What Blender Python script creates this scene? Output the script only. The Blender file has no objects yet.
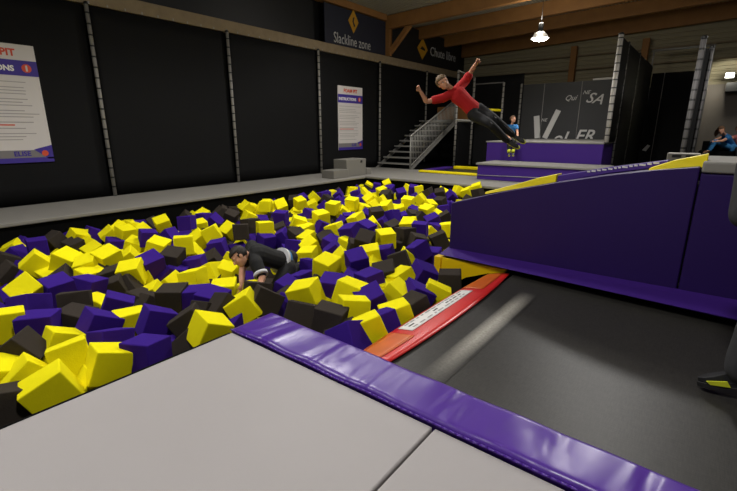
import bpy, bmesh, math, random
from mathutils import Vector, Matrix, Euler
random.seed(7)
C = bpy.context.scene.collection
sc = bpy.context.scene
PI = math.pi

# ------------------------------------------------------------------ camera
FPX, CX, CY, HOR, H = 428.0, 368.5, 245.5, 130.0, 1.4
pit = math.atan((CY-HOR)/FPX)
yaw = math.atan((717-CX)/(FPX/math.cos(pit)))
Fv = Vector((-math.sin(yaw)*math.cos(pit), math.cos(yaw)*math.cos(pit), -math.sin(pit)))
Rv = Vector((math.cos(yaw), math.sin(yaw), 0))
Uv = Rv.cross(Fv)
cam = bpy.data.cameras.new('camera'); camo = bpy.data.objects.new('camera', cam); C.objects.link(camo)
camo.matrix_world = Matrix((( Rv.x, Uv.x, -Fv.x, 0), (Rv.y, Uv.y, -Fv.y, 0), (Rv.z, Uv.z, -Fv.z, H), (0,0,0,1)))
cam.sensor_width = 36; cam.lens = FPX/737*36; cam.clip_start = .05; cam.clip_end = 200
sc.camera = camo
O = Vector((0, 0, H))
def ray(px, py): return Fv + (px-CX)/FPX*Rv + (CY-py)/FPX*Uv
def at(px, py, w): return O + ray(px, py)*w
def onz(px, py, z):
    d = ray(px, py); return O + d*((z-H)/d.z)
def proj(p):
    v = p-O; w = v.dot(Fv); return (CX+FPX*v.dot(Rv)/w, CY-FPX*v.dot(Uv)/w, w)

# ------------------------------------------------------------------ materials
def s2l(c): return tuple(((v/255)/12.92 if v/255 <= .04045 else ((v/255+.055)/1.055)**2.4) for v in c)
MATS = {}
def mat(name, rgb, rough=.6, metal=0, noise=0, nscale=8, bump=0, bscale=60, spec=.5, emit=0, wave=None, coat=0):
    m = bpy.data.materials.new(name); m.use_nodes = True
    nt = m.node_tree; b = nt.nodes['Principled BSDF']; col = s2l(rgb)
    b.inputs['Base Color'].default_value = (*col, 1); b.inputs['Roughness'].default_value = rough
    b.inputs['Metallic'].default_value = metal; b.inputs['Specular IOR Level'].default_value = spec
    b.inputs['Coat Weight'].default_value = coat
    tc = nt.nodes.new('ShaderNodeTexCoord')
    src = None
    if noise:
        n = nt.nodes.new('ShaderNodeTexNoise'); n.inputs['Scale'].default_value = nscale; n.inputs['Detail'].default_value = 5
        nt.links.new(tc.outputs['Object'], n.inputs['Vector'])
        mx = nt.nodes.new('ShaderNodeMix'); mx.data_type = 'RGBA'
        mx.inputs['A'].default_value = (*[v*(1-noise) for v in col], 1)
        mx.inputs['B'].default_value = (*[min(1, v*(1+noise)) for v in col], 1)
        nt.links.new(n.outputs['Fac'], mx.inputs['Factor']); nt.links.new(mx.outputs['Result'], b.inputs['Base Color'])
    if wave:   # (axis, scale, rgb2, threshold) thin cord or seam lines
        w = nt.nodes.new('ShaderNodeTexWave'); w.bands_direction = wave[0]; w.inputs['Scale'].default_value = wave[1]
        nt.links.new(tc.outputs['Object'], w.inputs['Vector'])
        r = nt.nodes.new('ShaderNodeMath'); r.operation = 'LESS_THAN'; r.inputs[1].default_value = wave[3]
        nt.links.new(w.outputs['Fac'], r.inputs[0])
        mx = nt.nodes.new('ShaderNodeMix'); mx.data_type = 'RGBA'
        mx.inputs['A'].default_value = (*col, 1); mx.inputs['B'].default_value = (*s2l(wave[2]), 1)
        nt.links.new(r.outputs[0], mx.inputs['Factor']); nt.links.new(mx.outputs['Result'], b.inputs['Base Color'])
    if bump:
        n = nt.nodes.new('ShaderNodeTexNoise'); n.inputs['Scale'].default_value = bscale; n.inputs['Detail'].default_value = 4
        nt.links.new(tc.outputs['Object'], n.inputs['Vector'])
        bp = nt.nodes.new('ShaderNodeBump'); bp.inputs['Strength'].default_value = bump; bp.inputs['Distance'].default_value = .01
        nt.links.new(n.outputs['Fac'], bp.inputs['Height']); nt.links.new(bp.outputs['Normal'], b.inputs['Normal'])
    if emit:
        b.inputs['Emission Color'].default_value = (*col, 1); b.inputs['Emission Strength'].default_value = emit
    MATS[name] = m
    return m
mat('foam_yellow', (250, 238, 20), .95, noise=.04, nscale=30, bump=.25, bscale=120, spec=.1)
mat('foam_purple', (58, 31, 132), .95, noise=.06, nscale=30, bump=.25, bscale=120, spec=.1)
mat('foam_black', (60, 54, 49), .95, noise=.1, nscale=30, bump=.3, bscale=120, spec=.1)
mat('mat_grey', (172, 167, 167), .55, noise=.03, nscale=3, bump=.12, bscale=260, spec=.35)
mat('deck_grey', (134, 131, 125), .7, noise=.07, nscale=2, bump=.1, bscale=200, spec=.3)
mat('pad_purple', (80, 42, 148), .33, noise=.05, nscale=4, spec=.6)
mat('step_purple', (62, 29, 124), .6, noise=.04, nscale=3, spec=.3)
mat('ramp_purple', (40, 18, 84), .5, noise=.08, nscale=2, bump=.08, bscale=40, spec=.35)
mat('pad_yellow', (250, 208, 10), .45, noise=.04, nscale=5, spec=.4)
mat('pad_lemon', (250, 228, 10), .45, noise=.04, nscale=5, spec=.4)
mat('strip_red', (205, 38, 34), .3, noise=.1, nscale=6, spec=.5)
mat('strip_orange', (205, 95, 30), .35, noise=.25, nscale=7, spec=.5)
mat('white', (228, 226, 224), .6)
mat('grime_black', (7, 7, 7), .9, spec=.1, noise=.2, nscale=6)
mat('net_black', (13, 13, 14), .75, noise=.2, nscale=2, bump=.15, bscale=90, spec=.2)
mat('sheet_black', (17, 18, 21), .5, noise=.2, nscale=1.5, bump=.5, bscale=3, spec=.35)
mat('banner_navy', (26, 30, 48), .6, noise=.1, nscale=2)
mat('banner_black', (22, 22, 24), .6)
mat('logo_gold', (190, 140, 30), .6)
mat('letter_grey', (185, 185, 185), .7)
mat('letter_white', (205, 203, 200), .7)
mat('dark_print', (40, 38, 42), .7)
mat('print_grey', (158, 154, 151), .7)
mat('print_orange', (205, 75, 45), .6)
mat('print_blue', (58, 40, 140), .6)
mat('paper', (206, 200, 196), .6)
mat('print_band', (120, 116, 116), .6)
mat('laced_white', (135, 132, 126), .6, wave=('Z', 1.55, (35, 35, 35), .06), noise=0)
mat('laced_dark', (92, 90, 90), .6, wave=('Z', 1.55, (25, 25, 25), .08))
mat('steel', (120, 120, 116), .45, metal=.6)
mat('steel_light', (148, 146, 140), .5, metal=.3)
mat('wood_plank', (140, 124, 100), .75, noise=.25, nscale=5, bump=.2, bscale=20, spec=.25)
mat('wood_glulam', (146, 104, 60), .65, noise=.22, nscale=3, bump=.15, bscale=20, spec=.25)
mat('cladding', (150, 142, 116), .65, noise=.1, nscale=1, spec=.3)
mat('roof_metal', (150, 146, 132), .5, noise=.1, nscale=1, spec=.4)
mat('wall_plain', (118, 111, 103), .8, noise=.05, nscale=1)
mat('step_box', (118, 115, 108), .7, noise=.06, nscale=3)
mat('laced_lit', (196, 192, 186), .6, wave=('Z', 1.55, (60, 60, 60), .06))  # lighter laced copy: lamplight on the post is put into its colour
mat('step_wall', (46, 46, 47), .6, noise=.06, nscale=2, bump=.1, bscale=80)
mat('tshirt_red', (190, 26, 28), .85, bump=.2, bscale=18)
mat('trouser_black', (24, 24, 27), .8, bump=.3, bscale=14)
mat('trouser_grey', (48, 48, 50), .9, noise=.1, nscale=30, bump=.4, bscale=16)
mat('stripe_grey', (120, 120, 124), .8)
mat('shirt_black', (13, 13, 14), .85, bump=.3, bscale=12)
mat('cloth_white', (215, 215, 218), .85)
mat('cloth_blue', (60, 135, 195), .8)
mat('cloth_teal', (40, 110, 170), .8, noise=.1, nscale=12)
mat('cloth_pink', (176, 100, 96), .85)
mat('skin', (214, 158, 128), .55, noise=.04, nscale=10, spec=.4)
mat('hair_fair', (118, 94, 64), .7, noise=.2, nscale=60, bump=.6, bscale=90)
mat('hair_brown', (96, 66, 40), .7, noise=.25, nscale=60, bump=.6, bscale=90)
mat('hair_dark', (38, 28, 22), .65, noise=.25, nscale=60, bump=.6, bscale=90)
mat('eye_dark', (30, 22, 20), .3)
mat('lip', (170, 95, 85), .5)
mat('shoe_black', (22, 22, 24), .55)
mat('sole_lime', (205, 210, 40), .6)
mat('bulb', (255, 252, 246), .5, emit=60)
mat('flood_face', (255, 250, 225), .5, emit=14)
mat('lamp_black', (22, 22, 22), .5)

# trampoline bed: woven black fabric
m = mat('tramp_bed', (52, 50, 47), .45, spec=.4)
nt = m.node_tree; b = nt.nodes['Principled BSDF']
tc = nt.nodes.new('ShaderNodeTexCoord'); mp = nt.nodes.new('ShaderNodeMapping'); mp.inputs['Scale'].default_value = (60, 6, 1)
n = nt.nodes.new('ShaderNodeTexNoise'); n.inputs['Scale'].default_value = 3; n.inputs['Detail'].default_value = 6
nt.links.new(tc.outputs['Object'], mp.inputs['Vector']); nt.links.new(mp.outputs[0], n.inputs['Vector'])
mp2 = nt.nodes.new('ShaderNodeMapping'); mp2.inputs['Scale'].default_value = (8, 90, 1)
n2 = nt.nodes.new('ShaderNodeTexNoise'); n2.inputs['Scale'].default_value = 2; n2.inputs['Detail'].default_value = 4
nt.links.new(tc.outputs['Object'], mp2.inputs['Vector']); nt.links.new(mp2.outputs[0], n2.inputs['Vector'])
ad = nt.nodes.new('ShaderNodeMath'); ad.operation = 'ADD'
nt.links.new(n.outputs['Fac'], ad.inputs[0]); nt.links.new(n2.outputs['Fac'], ad.inputs[1])
cr = nt.nodes.new('ShaderNodeValToRGB'); cr.color_ramp.elements[0].color = (*s2l((28, 27, 26)), 1); cr.color_ramp.elements[1].color = (*s2l((62, 60, 56)), 1)
cr.color_ramp.elements[0].position = .3; cr.color_ramp.elements[1].position = .75
hf = nt.nodes.new('ShaderNodeMath'); hf.operation = 'MULTIPLY'; hf.inputs[1].default_value = .5
nt.links.new(ad.outputs[0], hf.inputs[0]); nt.links.new(hf.outputs[0], cr.inputs['Fac']); nt.links.new(cr.outputs['Color'], b.inputs['Base Color'])
bp = nt.nodes.new('ShaderNodeBump'); bp.inputs['Strength'].default_value = .2; bp.inputs['Distance'].default_value = .002
nt.links.new(ad.outputs[0], bp.inputs['Height']); nt.links.new(bp.outputs['Normal'], b.inputs['Normal'])

# creased vinyl on the near pad
m = MATS['pad_purple']; nt = m.node_tree; b = nt.nodes['Principled BSDF']
tc = nt.nodes.new('ShaderNodeTexCoord'); mp = nt.nodes.new('ShaderNodeMapping'); mp.inputs['Scale'].default_value = (3.2, .9, 1); mp.inputs['Rotation'].default_value = (0, 0, .35)
n = nt.nodes.new('ShaderNodeTexNoise'); n.inputs['Scale'].default_value = 1.3; n.inputs['Detail'].default_value = 1.5; n.inputs['Distortion'].default_value = .7
nt.links.new(tc.outputs['Object'], mp.inputs['Vector']); nt.links.new(mp.outputs[0], n.inputs['Vector'])
bp = nt.nodes.new('ShaderNodeBump'); bp.inputs['Strength'].default_value = .6; bp.inputs['Distance'].default_value = .06
nt.links.new(n.outputs['Fac'], bp.inputs['Height']); nt.links.new(bp.outputs['Normal'], b.inputs['Normal'])

# ------------------------------------------------------------------ mesh helpers
class MB:
    def __init__(s): s.bm = bmesh.new(); s.mi = {}; s.ml = []
    def idx(s, mt):
        if mt not in s.mi: s.mi[mt] = len(s.ml); s.ml.append(mt)
        return s.mi[mt]
    def geo(s, vs, fs, mt, smooth=False):
        i = s.idx(mt); v = [s.bm.verts.new(p) for p in vs]; out = []
        for f in fs:
            try: q = s.bm.faces.new([v[k] for k in f]); q.material_index = i; q.smooth = smooth; out.append(q)
            except ValueError: pass
        return v
    def box(s, a, b, mt, M=None, bev=0):
        x0, y0, z0 = [min(a[k], b[k]) for k in range(3)]; x1, y1, z1 = [max(a[k], b[k]) for k in range(3)]
        P = [Vector(p) for p in ((x0,y0,z0),(x1,y0,z0),(x1,y1,z0),(x0,y1,z0),(x0,y0,z1),(x1,y0,z1),(x1,y1,z1),(x0,y1,z1))]
        if M is not None: P = [M @ p for p in P]
        v = s.geo(P, [(0,3,2,1),(4,5,6,7),(0,1,5,4),(1,2,6,5),(2,3,7,6),(3,0,4,7)], mt)
        if bev:
            es = set(e for q in v for e in q.link_edges)
            r = bmesh.ops.bevel(s.bm, geom=list(es), offset=bev, segments=3, profile=.6, affect='EDGES')
            for f in r['faces']: f.smooth = True
        return v
    def hexa(s, lo, hi, mt, bev=0):   # lo, hi: 4 corners each, same order
        n = len(lo); P = list(lo)+list(hi)
        fs = [tuple(reversed(range(n))), tuple(range(n, 2*n))] + [(i, (i+1) % n, n+(i+1) % n, n+i) for i in range(n)]
        v = s.geo([Vector(p) for p in P], fs, mt)
        if bev:
            es = set(e for q in v for e in q.link_edges)
            bmesh.ops.bevel(s.bm, geom=list(es), offset=bev, segments=3, profile=.6, affect='EDGES')
        return v
    def tube(s, p, q, r, mt, r2=None, n=12):
        p, q = Vector(p), Vector(q); d = (q-p).normalized()
        a = d.orthogonal().normalized(); b2 = d.cross(a); r2 = r if r2 is None else r2
        P = [p+(a*math.cos(t)+b2*math.sin(t))*r for t in [2*PI*k/n for k in range(n)]] + [q+(a*math.cos(t)+b2*math.sin(t))*r2 for t in [2*PI*k/n for k in range(n)]]
        s.geo(P, [tuple(reversed(range(n))), tuple(range(n, 2*n))], mt) if False else None
        i = s.idx(mt); v = [s.bm.verts.new(c) for c in P]
        for k in range(n):
            f = s.bm.faces.new([v[k], v[(k+1) % n], v[n+(k+1) % n], v[n+k]]); f.smooth = True; f.material_index = i
        for c in (list(reversed(v[:n])), v[n:]):
            f = s.bm.faces.new(c); f.material_index = i
    def lathe(s, c, prof, mt, n=24):   # prof: (r, z)
        c = Vector(c); i = s.idx(mt); rings = []
        for r, z in prof: rings.append([s.bm.verts.new(c+Vector((r*math.cos(2*PI*k/n), r*math.sin(2*PI*k/n), z))) for k in range(n)])
        for a, b2 in zip(rings, rings[1:]):
            for k in range(n):
                f = s.bm.faces.new([a[k], a[(k+1) % n], b2[(k+1) % n], b2[k]]); f.smooth = True; f.material_index = i
    def ball(s, c, r, mt, sc3=(1,1,1), M=None, u=16, v=10):
        mm = Matrix.Translation(Vector(c)) @ (M.to_4x4() if M else Matrix.Identity(4)) @ Matrix.Diagonal((*[r*k for k in sc3], 1))
        i = s.idx(mt); res = bmesh.ops.create_uvsphere(s.bm, u_segments=u, v_segments=v, radius=1, matrix=mm)
        for q in res['verts']:
            for f in q.link_faces: f.material_index = i; f.smooth = True
        return res['verts']
    def build(s, name, parent=None, origin=None):
        bmesh.ops.recalc_face_normals(s.bm, faces=s.bm.faces)
        me = bpy.data.meshes.new(name)
        if origin is not None: bmesh.ops.translate(s.bm, verts=s.bm.verts, vec=-Vector(origin))
        s.bm.to_mesh(me); s.bm.free()
        for k in s.ml: me.materials.append(MATS[k])
        o = bpy.data.objects.new(name, me); C.objects.link(o)
        if origin is not None: o.location = origin
        if parent is not None:
            o.parent = parent
            o.location = Vector(origin if origin is not None else (0,0,0)) - parent.location
        return o
def tag(o, label=None, cat=None, group=None, kind=None):
    if label: o['label'] = label
    if cat: o['category'] = cat
    if group: o['group'] = group
    if kind: o['kind'] = kind
    return o
def thing(name, label, cat, loc=(0,0,0), group=None):
    o = bpy.data.objects.new(name, None); C.objects.link(o); o.location = loc; o.empty_display_size = .1
    return tag(o, label, cat, group)
def struct(mb, name, origin=None): return tag(mb.build(name, None, origin), kind='structure')
def mesh_from(o):
    dg = bpy.context.evaluated_depsgraph_get(); dg.update()
    return bpy.data.meshes.new_from_object(o.evaluated_get(dg))
def text(name, body, size, M, mt, parent, extrude=.003, shear=0, offset=0, align='LEFT', clipz=None, xs=1):
    cu = bpy.data.curves.new('t', 'FONT'); cu.body = body; cu.size = size; cu.extrude = extrude; cu.shear = shear; cu.offset = offset; cu.align_x = align
    cu.resolution_u = 3
    t = bpy.data.objects.new('t', cu); C.objects.link(t); me = mesh_from(t); bpy.data.objects.remove(t); me.name = name
    bm = bmesh.new(); bm.from_mesh(me)
    bmesh.ops.transform(bm, matrix=M @ Matrix.Diagonal((xs, 1, 1, 1)), verts=bm.verts)
    if clipz is not None:
        bmesh.ops.bisect_plane(bm, geom=list(bm.verts)+list(bm.edges)+list(bm.faces), plane_co=(0,0,clipz), plane_no=(0,0,-1), clear_outer=True)
    if parent is not None: bmesh.ops.translate(bm, verts=bm.verts, vec=-parent.location)
    bm.to_mesh(me); bm.free(); me.materials.clear(); me.materials.append(MATS[mt])
    o = bpy.data.objects.new(name, me); C.objects.link(o)
    if parent is not None: o.parent = parent
    return o
def wallM(y, z, x=-10.2):     # text plane on left wall: reads along +Y, faces +X
    return Matrix(((0,0,1,x),(1,0,0,y),(0,1,0,z),(0,0,0,1)))
def backM(x, z, y):           # text plane on a wall facing -Y
    return Matrix(((1,0,0,x),(0,0,-1,y),(0,1,0,z),(0,0,0,1)))

WX = -10.3
# ------------------------------------------------------------------ hall shell
mb = MB(); mb.box((-11.5,-4,-1.5), (6,22,-1.4), 'grime_black'); struct(mb, 'floor')
mb = MB(); mb.box((WX-.55,-4,-1.4), (WX-.4,22,6.6), 'sheet_black'); struct(mb, 'wall_left')
def corr(mb, x0, x1, y0, y1, z0, z1, mt):     # corrugated sheet with ribs running along Y
    n = int((x1-x0)/.12); vs = []; prof = []
    for k in range(n):
        x = x0+k*.12
        prof += [(x, 0), (x+.05, 0), (x+.065, .05), (x+.105, .05)]
    for (x, dz) in prof:
        zz = z0+(z1-z0)*(x-x0)/(x1-x0)
        vs += [(x, y0, zz+dz), (x, y1, zz+dz)]
    mb.geo(vs, [(2*k, 2*k+1, 2*k+3, 2*k+2) for k in range(len(prof)-1)], mt)
mb = MB(); corr(mb, WX-.6, 6, -4, 22, 5.52, 5.95, 'roof_metal'); mb.box((WX-.6,-4,6.05),(6,22,6.1),'grime_black'); struct(mb, 'ceiling')
mb = MB()   # back wall, horizontal cladding ribs
prof = []; z = 3.05
while z < 6.0:
    prof += [(z,0),(z+.10,0),(z+.12,.035),(z+.16,.035)]; z += .18
vs = []
for z, d in prof: vs += [(WX-.5, 21.5+d, z), (6, 21.5+d, z)]
mb.geo(vs, [(2*k,2*k+1,2*k+3,2*k+2) for k in range(len(prof)-1)], 'cladding')
mb.box((WX-.5,21.6,-1.4),(6,21.7,6.1),'cladding'); mb.box((-1.4,21.45,-1.4),(6,21.6,3.05),'wall_plain')
mb.box((WX-.5,21.45,-1.4),(-1.4,21.6,3.05),'sheet_black')
struct(mb, 'wall_back')
mb = MB(); mb.box((5.5,-4,-1.4),(5.6,22,6.1),'wall_plain'); struct(mb, 'wall_right')

def beam(name, a, b, label, cat='beam', mt='wood_glulam', group=None, bev=.012):
    mb = MB(); mb.box(a, b, mt, bev=bev)
    c = [(a[k]+b[k])/2 for k in range(3)]
    return tag(mb.build(name, None, c), label, cat, group)
def sbeam(y, zl, th, label, slope=.03, w=.2):
    mb = MB(); x0, x1 = WX-.38, 5.4; dz = slope*(x1-x0)
    mb.hexa([(x0,y,zl),(x1,y,zl+dz),(x1,y+w,zl+dz),(x0,y+w,zl)], [(x0,y,zl+th),(x1,y,zl+th+dz),(x1,y+w,zl+th+dz),(x0,y+w,zl+th)], 'wood_glulam', bev=.012)
    return tag(mb.build('roof_beam', None, (0,y,zl)), label, 'beam', 'glulam roof beams')
sbeam(14.3, 5.05, .46, 'nearest large laminated wooden roof beam, starting at the braced wooden post')
sbeam(16.6, 5.05, .46, 'second laminated wooden roof beam, just beyond the nearest large one')
sbeam(18.8, 5.05, .46, 'third laminated wooden roof beam, ending above the white lettered wall')
sbeam(21.1, 4.9, .62, 'furthest wooden roof beam lying against the corrugated back wall')
beam('wall_plate', (WX-.3,10.6,5.33), (WX-.02,14.25,5.62), 'wooden beam running along the top of the left wall above the navy banner')
for x, l in ((-5.4,'wooden column on the back wall right of the hanging lamp'),(-2.75,'wooden column on the back wall between the two laced walls')):
    beam('column', (x-.12,21.15,-1.4), (x+.12,21.43,4.88), l, 'column', group='back wall columns')
for z,l in ((4.5,'upper thin steel rail running along the corrugated back wall'),(3.95,'lower thin steel rail running along the corrugated back wall')):
    mb = MB(); mb.tube((-10,21.36,z),(5.4,21.36,z),.03,'wood_plank'); tag(mb.build('wall_rail',None,(-2,21.3,z)), l, 'rail')
t = thing('wooden_post', 'braced wooden roof post standing between the two dark banners on left wall', 'post', (WX+.02,14.3,4.1))
mb = MB(); mb.box((WX-.12,14.28,4.12),(WX+.1,14.42,5.05),'wood_glulam',bev=.01); mb.build('post_shaft', t)
mb = MB(); mb.hexa([(WX+.1,14.31,4.2),(WX+.1,14.31,4.42),(-9.55,14.31,5.05),(-9.33,14.31,5.05)], [(WX+.1,14.47,4.2),(WX+.1,14.47,4.42),(-9.55,14.47,5.05),(-9.33,14.47,5.05)], 'wood_glulam'); mb.build('brace', t)

# ------------------------------------------------------------------ left netted wall
mb = MB(); mb.box((WX-.12,-2.4,3.82),(WX+.04,20.6,4.1),'wood_plank',bev=.01)
for k in range(0, 66): mb.box((WX+.035,-2.3+k*.35,3.83),(WX+.05,-2.27+k*.35,3.88),'steel_light')
tag(mb.build('top_rail',None,(WX,8,3.9)), 'long wooden rail along the top of the black netted wall', 'rail')
postY = [.74, 3.94, 7.15, 10.43, 13.67, 17.05]
def laced(name, x, y, z0, z1, r, label, mt='laced_white', group=None, lean=0):
    t = thing(name, label, 'post', (x,y,z0), group)
    mb = MB(); mb.tube((x,y,z0),(x,y,z1),r,mt); mb.build('tube', t, (x,y,z0))
    mb = MB(); mb.lathe((x,y,z1),[(r*1.15,-.02),(r*1.15,.01),(r*.6,.035),(0.001,.04)],'lamp_black',12); mb.build('cap', t)
    return t
pl = ['leftmost laced post on the left wall, right of the large information poster',
      'second laced post from left on the left wall, above the middle of the walkway',
      'third laced post on the left wall, left of the small information poster',
      'fourth laced post on the left wall, at the foot of the staircase',
      'fifth laced post on the left wall, above the upper stair treads']
for y, l in zip(postY[1:], pl): laced('laced_post', WX+.1, y, 0, 3.82, .038, l, group='laced posts on the left wall')
nl = ['black net panel carrying the large information poster at the left edge', 'black net panel between the first and second laced posts',
      'black net panel between the second and third laced posts', 'black net panel carrying the small information poster',
      'black net panel beside the staircase', 'black net panel behind the upper staircase, furthest along left wall']
ys = [-1.5]+postY[1:]+[20.4]
def netpanel(x0, x1, y0, y1, z0, z1, label, axis, group):
    """panel with sewn hem; surface gently wavy like a tensioned net"""
    mb = MB(); n = 24; mz = 12; vs = []; L = (y1-y0) if axis == 'y' else (x1-x0)
    for side in (0, 1):
        for j in range(mz+1):
            for i in range(n+1):
                u, v = i/n, j/mz; e = min(u, 1-u); ed = math.exp(-e*L/.12)
                d = .012*math.sin(v*mz*2.6)*ed + .015*math.sin(u*PI)*math.sin(v*PI)
                if axis == 'y': vs.append((x0+side*.03+(d if side else 0), y0+u*L, z0+v*(z1-z0)))
                else: vs.append((x0+u*L, y1-side*.03-(d if side else 0), z0+v*(z1-z0)))
    W = n+1; K = W*(mz+1); fs = []
    for s_ in (0, 1):
        for j in range(mz):
            for i in range(n): a = s_*K+j*W+i; fs.append((a, a+1, a+W+1, a+W))
    for i in range(n): fs += [(i, i+1, K+i+1, K+i), (mz*W+i, mz*W+i+1, K+mz*W+i+1, K+mz*W+i)]
    for j in range(mz): fs += [(j*W, (j+1)*W, K+(j+1)*W, K+j*W), (j*W+n, (j+1)*W+n, K+(j+1)*W+n, K+j*W+n)]
    mb.geo(vs, fs, 'net_black', True)
    return tag(mb.build('net_panel', None, ((x0+x1)/2,(y0+y1)/2,z0)), label, 'net panel', group)
for k, l in enumerate(nl): netpanel(WX, WX+.03, ys[k]+.05, ys[k+1]-.05, .02, 3.8, l, 'y', 'left wall net panels')
# banners above the rail
BX = WX-.02
t = thing('banner', 'navy banner reading Slackline zone with a gold diamond above it', 'banner', (BX,12.6,4.12), 'zone banners')
mb = MB(); mb.box((BX-.1,10.95,4.12),(BX-.07,14.25,5.3),'banner_navy'); mb.build('fabric', t)
mb = MB(); c = Vector((BX-.055,12.36,4.98)); mb.hexa([c+Vector(v) for v in ((0,-.27,0),(0,0,-.37),(0,.27,0),(0,0,.37))],[c+Vector(v) for v in ((.01,-.27,0),(.01,0,-.37),(.01,.27,0),(.01,0,.37))],'logo_gold')
mb.hexa([c+Vector(v) for v in ((.01,-.03,.12),(.01,.05,.14),(.01,.0,-.02),(.01,.09,-.13),(.01,.02,-.17),(.01,-.06,-.02))],[c+Vector(v) for v in ((.016,-.03,.12),(.016,.05,.14),(.016,.0,-.02),(.016,.09,-.13),(.016,.02,-.17),(.016,-.06,-.02))],'banner_navy')
tag(mb.build('diamond_logo', t), 'gold diamond with small dark figure')
text('lettering','Slackline zone', .46, wallM(11.35,4.2,BX-.06), 'letter_grey', t, xs=.76)
t = thing('banner', 'black banner reading Chute libre with a gold diamond at its left', 'banner', (BX,17.2,4.12), 'zone banners')
mb = MB(); mb.box((BX-.1,14.6,4.12),(BX-.07,20.4,5.4),'banner_black'); mb.build('fabric', t)
mb = MB(); c = Vector((BX-.055,16.9,4.72)); mb.hexa([c+Vector(v) for v in ((0,-.42,0),(0,0,-.42),(0,.42,0),(0,0,.42))],[c+Vector(v) for v in ((.01,-.42,0),(.01,0,-.42),(.01,.42,0),(.01,0,.42))],'logo_gold')
mb.hexa([c+Vector(v) for v in ((.01,-.2,-.02),(.01,.18,-.06),(.01,.2,.02),(.01,-.05,.1))],[c+Vector(v) for v in ((.016,-.2,-.02),(.016,.18,-.06),(.016,.2,.02),(.016,-.05,.1))],'banner_black')
tag(mb.build('diamond_logo', t), 'gold diamond with small dark figure')
text('lettering','Chute libre', .52, wallM(17.55,4.55,BX-.06), 'letter_grey', t)

def poster(y0, y1, z0, z1, label, title, sub, xo):
    w = y1-y0; h = z1-z0
    t = thing('poster', label, 'poster', (xo,(y0+y1)/2,z0), 'information posters')
    mb = MB(); mb.box((xo,y0,z0),(xo+.02,y1,z1),'paper'); mb.build('sheet', t)
    F = xo+.021
    mb = MB(); mb.box((F,y0,z1-.29*h/2.1*1.85),(F+.004,y1,z1-.27),'print_blue'); zb = z1-.29*h/2.1*1.85
    mb.build('colour_band', t)
    mb = MB(); mb.box((F,y0,z0),(F+.004,y1,z0+.09),'print_blue')
    mb.box((F,y0,z0+.09),(F+.003,y1-.09,z0+.23),'print_band'); mb.hexa([(F,y1-.3,z0+.24),(F,y1-.08,z0+.06),(F,y1,z0+.06),(F,y1,z0+.32)],[(F+.004,y1-.3,z0+.24),(F+.004,y1-.08,z0+.06),(F+.004,y1,z0+.06),(F+.004,y1,z0+.32)],'print_blue'); 
    tag(mb.build('footer_band', t), 'grey and purple printed footer')
    text('title', title, .165, wallM(y0+w*.5,z1-.2,F), 'print_orange', t, align='CENTER', offset=.006)
    k = text('subtitle', sub, .13, wallM(y1-.36,z1-.46,F+.005), 'white', t, align='RIGHT', offset=.005)
    mb = MB(); mb.tube((F+.004,y1-.17,(zb+z1-.27)/2),(F+.008,y1-.17,(zb+z1-.27)/2),.075,'print_orange',n=24)
    mb.box((F+.008,y1-.185,(zb+z1-.27)/2-.05),(F+.011,y1-.155,(zb+z1-.27)/2+.05),'paper'); mb.build('round_symbol', t)
    mb = MB(); z = zb-.12; r = random.Random(int(y0*10)); k = 0
    while z > z0+.34:
        if k == 11: mb.box((F,y0+.06,z),(F+.003,y0+w*r.uniform(.6,.68),z+.022),'print_orange')
        else: mb.box((F,y0+.06,z),(F+.003,y1-r.uniform(.1,.45),z+.014),'print_grey')
        z -= .055 if k % 3 else .095; k += 1
    tag(mb.build('printed_lines', t), 'small lines of print')
    mb = MB(); mb.tube((F+.003,y1-.13,z0+.165),(F+.007,y1-.13,z0+.165),.055,'print_orange',n=20); mb.build('logo_dot', t)
    text('logo_lettering','ELISE', .12, wallM(y1-.62,z0+.125,F+.004), 'print_blue', t, offset=.004)
poster(1.62, 2.94, .8, 2.9, 'large white information poster ending in PIT at the left picture edge', 'FOAM PIT', 'INSTRUCTIONS', WX+.045)
poster(11.35, 12.66, .72, 2.85, 'small-looking white information poster above the grey step blocks', 'FOAM PIT', 'INSTRUCTIONS', WX+.045)

# ------------------------------------------------------------------ decks and pit
t = thing('walkway_deck', 'long grey padded walkway along the foot of the left netted wall', 'walkway', (-9.4,7,0))
mb = MB(); mb.box((WX+.06,-1.5,-.07),(-8.45,10.6,0),'deck_grey',bev=.02); mb.build('deck_top', t)
mb = MB(); mb.box((WX+.06,-1.5,-1.4),(-8.5,10.6,-.075),'grime_black'); mb.build('deck_side', t)
t = thing('walkway_deck', 'grey padded walkway across the far end of the foam pit', 'walkway', (-6,11.4,0))
mb = MB(); mb.box((WX+.06,10.62,-.07),(-1.5,12.75,0),'deck_grey',bev=.02); mb.box((WX+.06,12.76,-.07),(-7.9,13.6,0),'deck_grey',bev=.02); mb.build('deck_top', t)
mb = MB(); mb.box((WX+.06,10.68,-1.4),(-1.5,21,-.08),'grime_black'); mb.build('deck_side', t)
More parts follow.
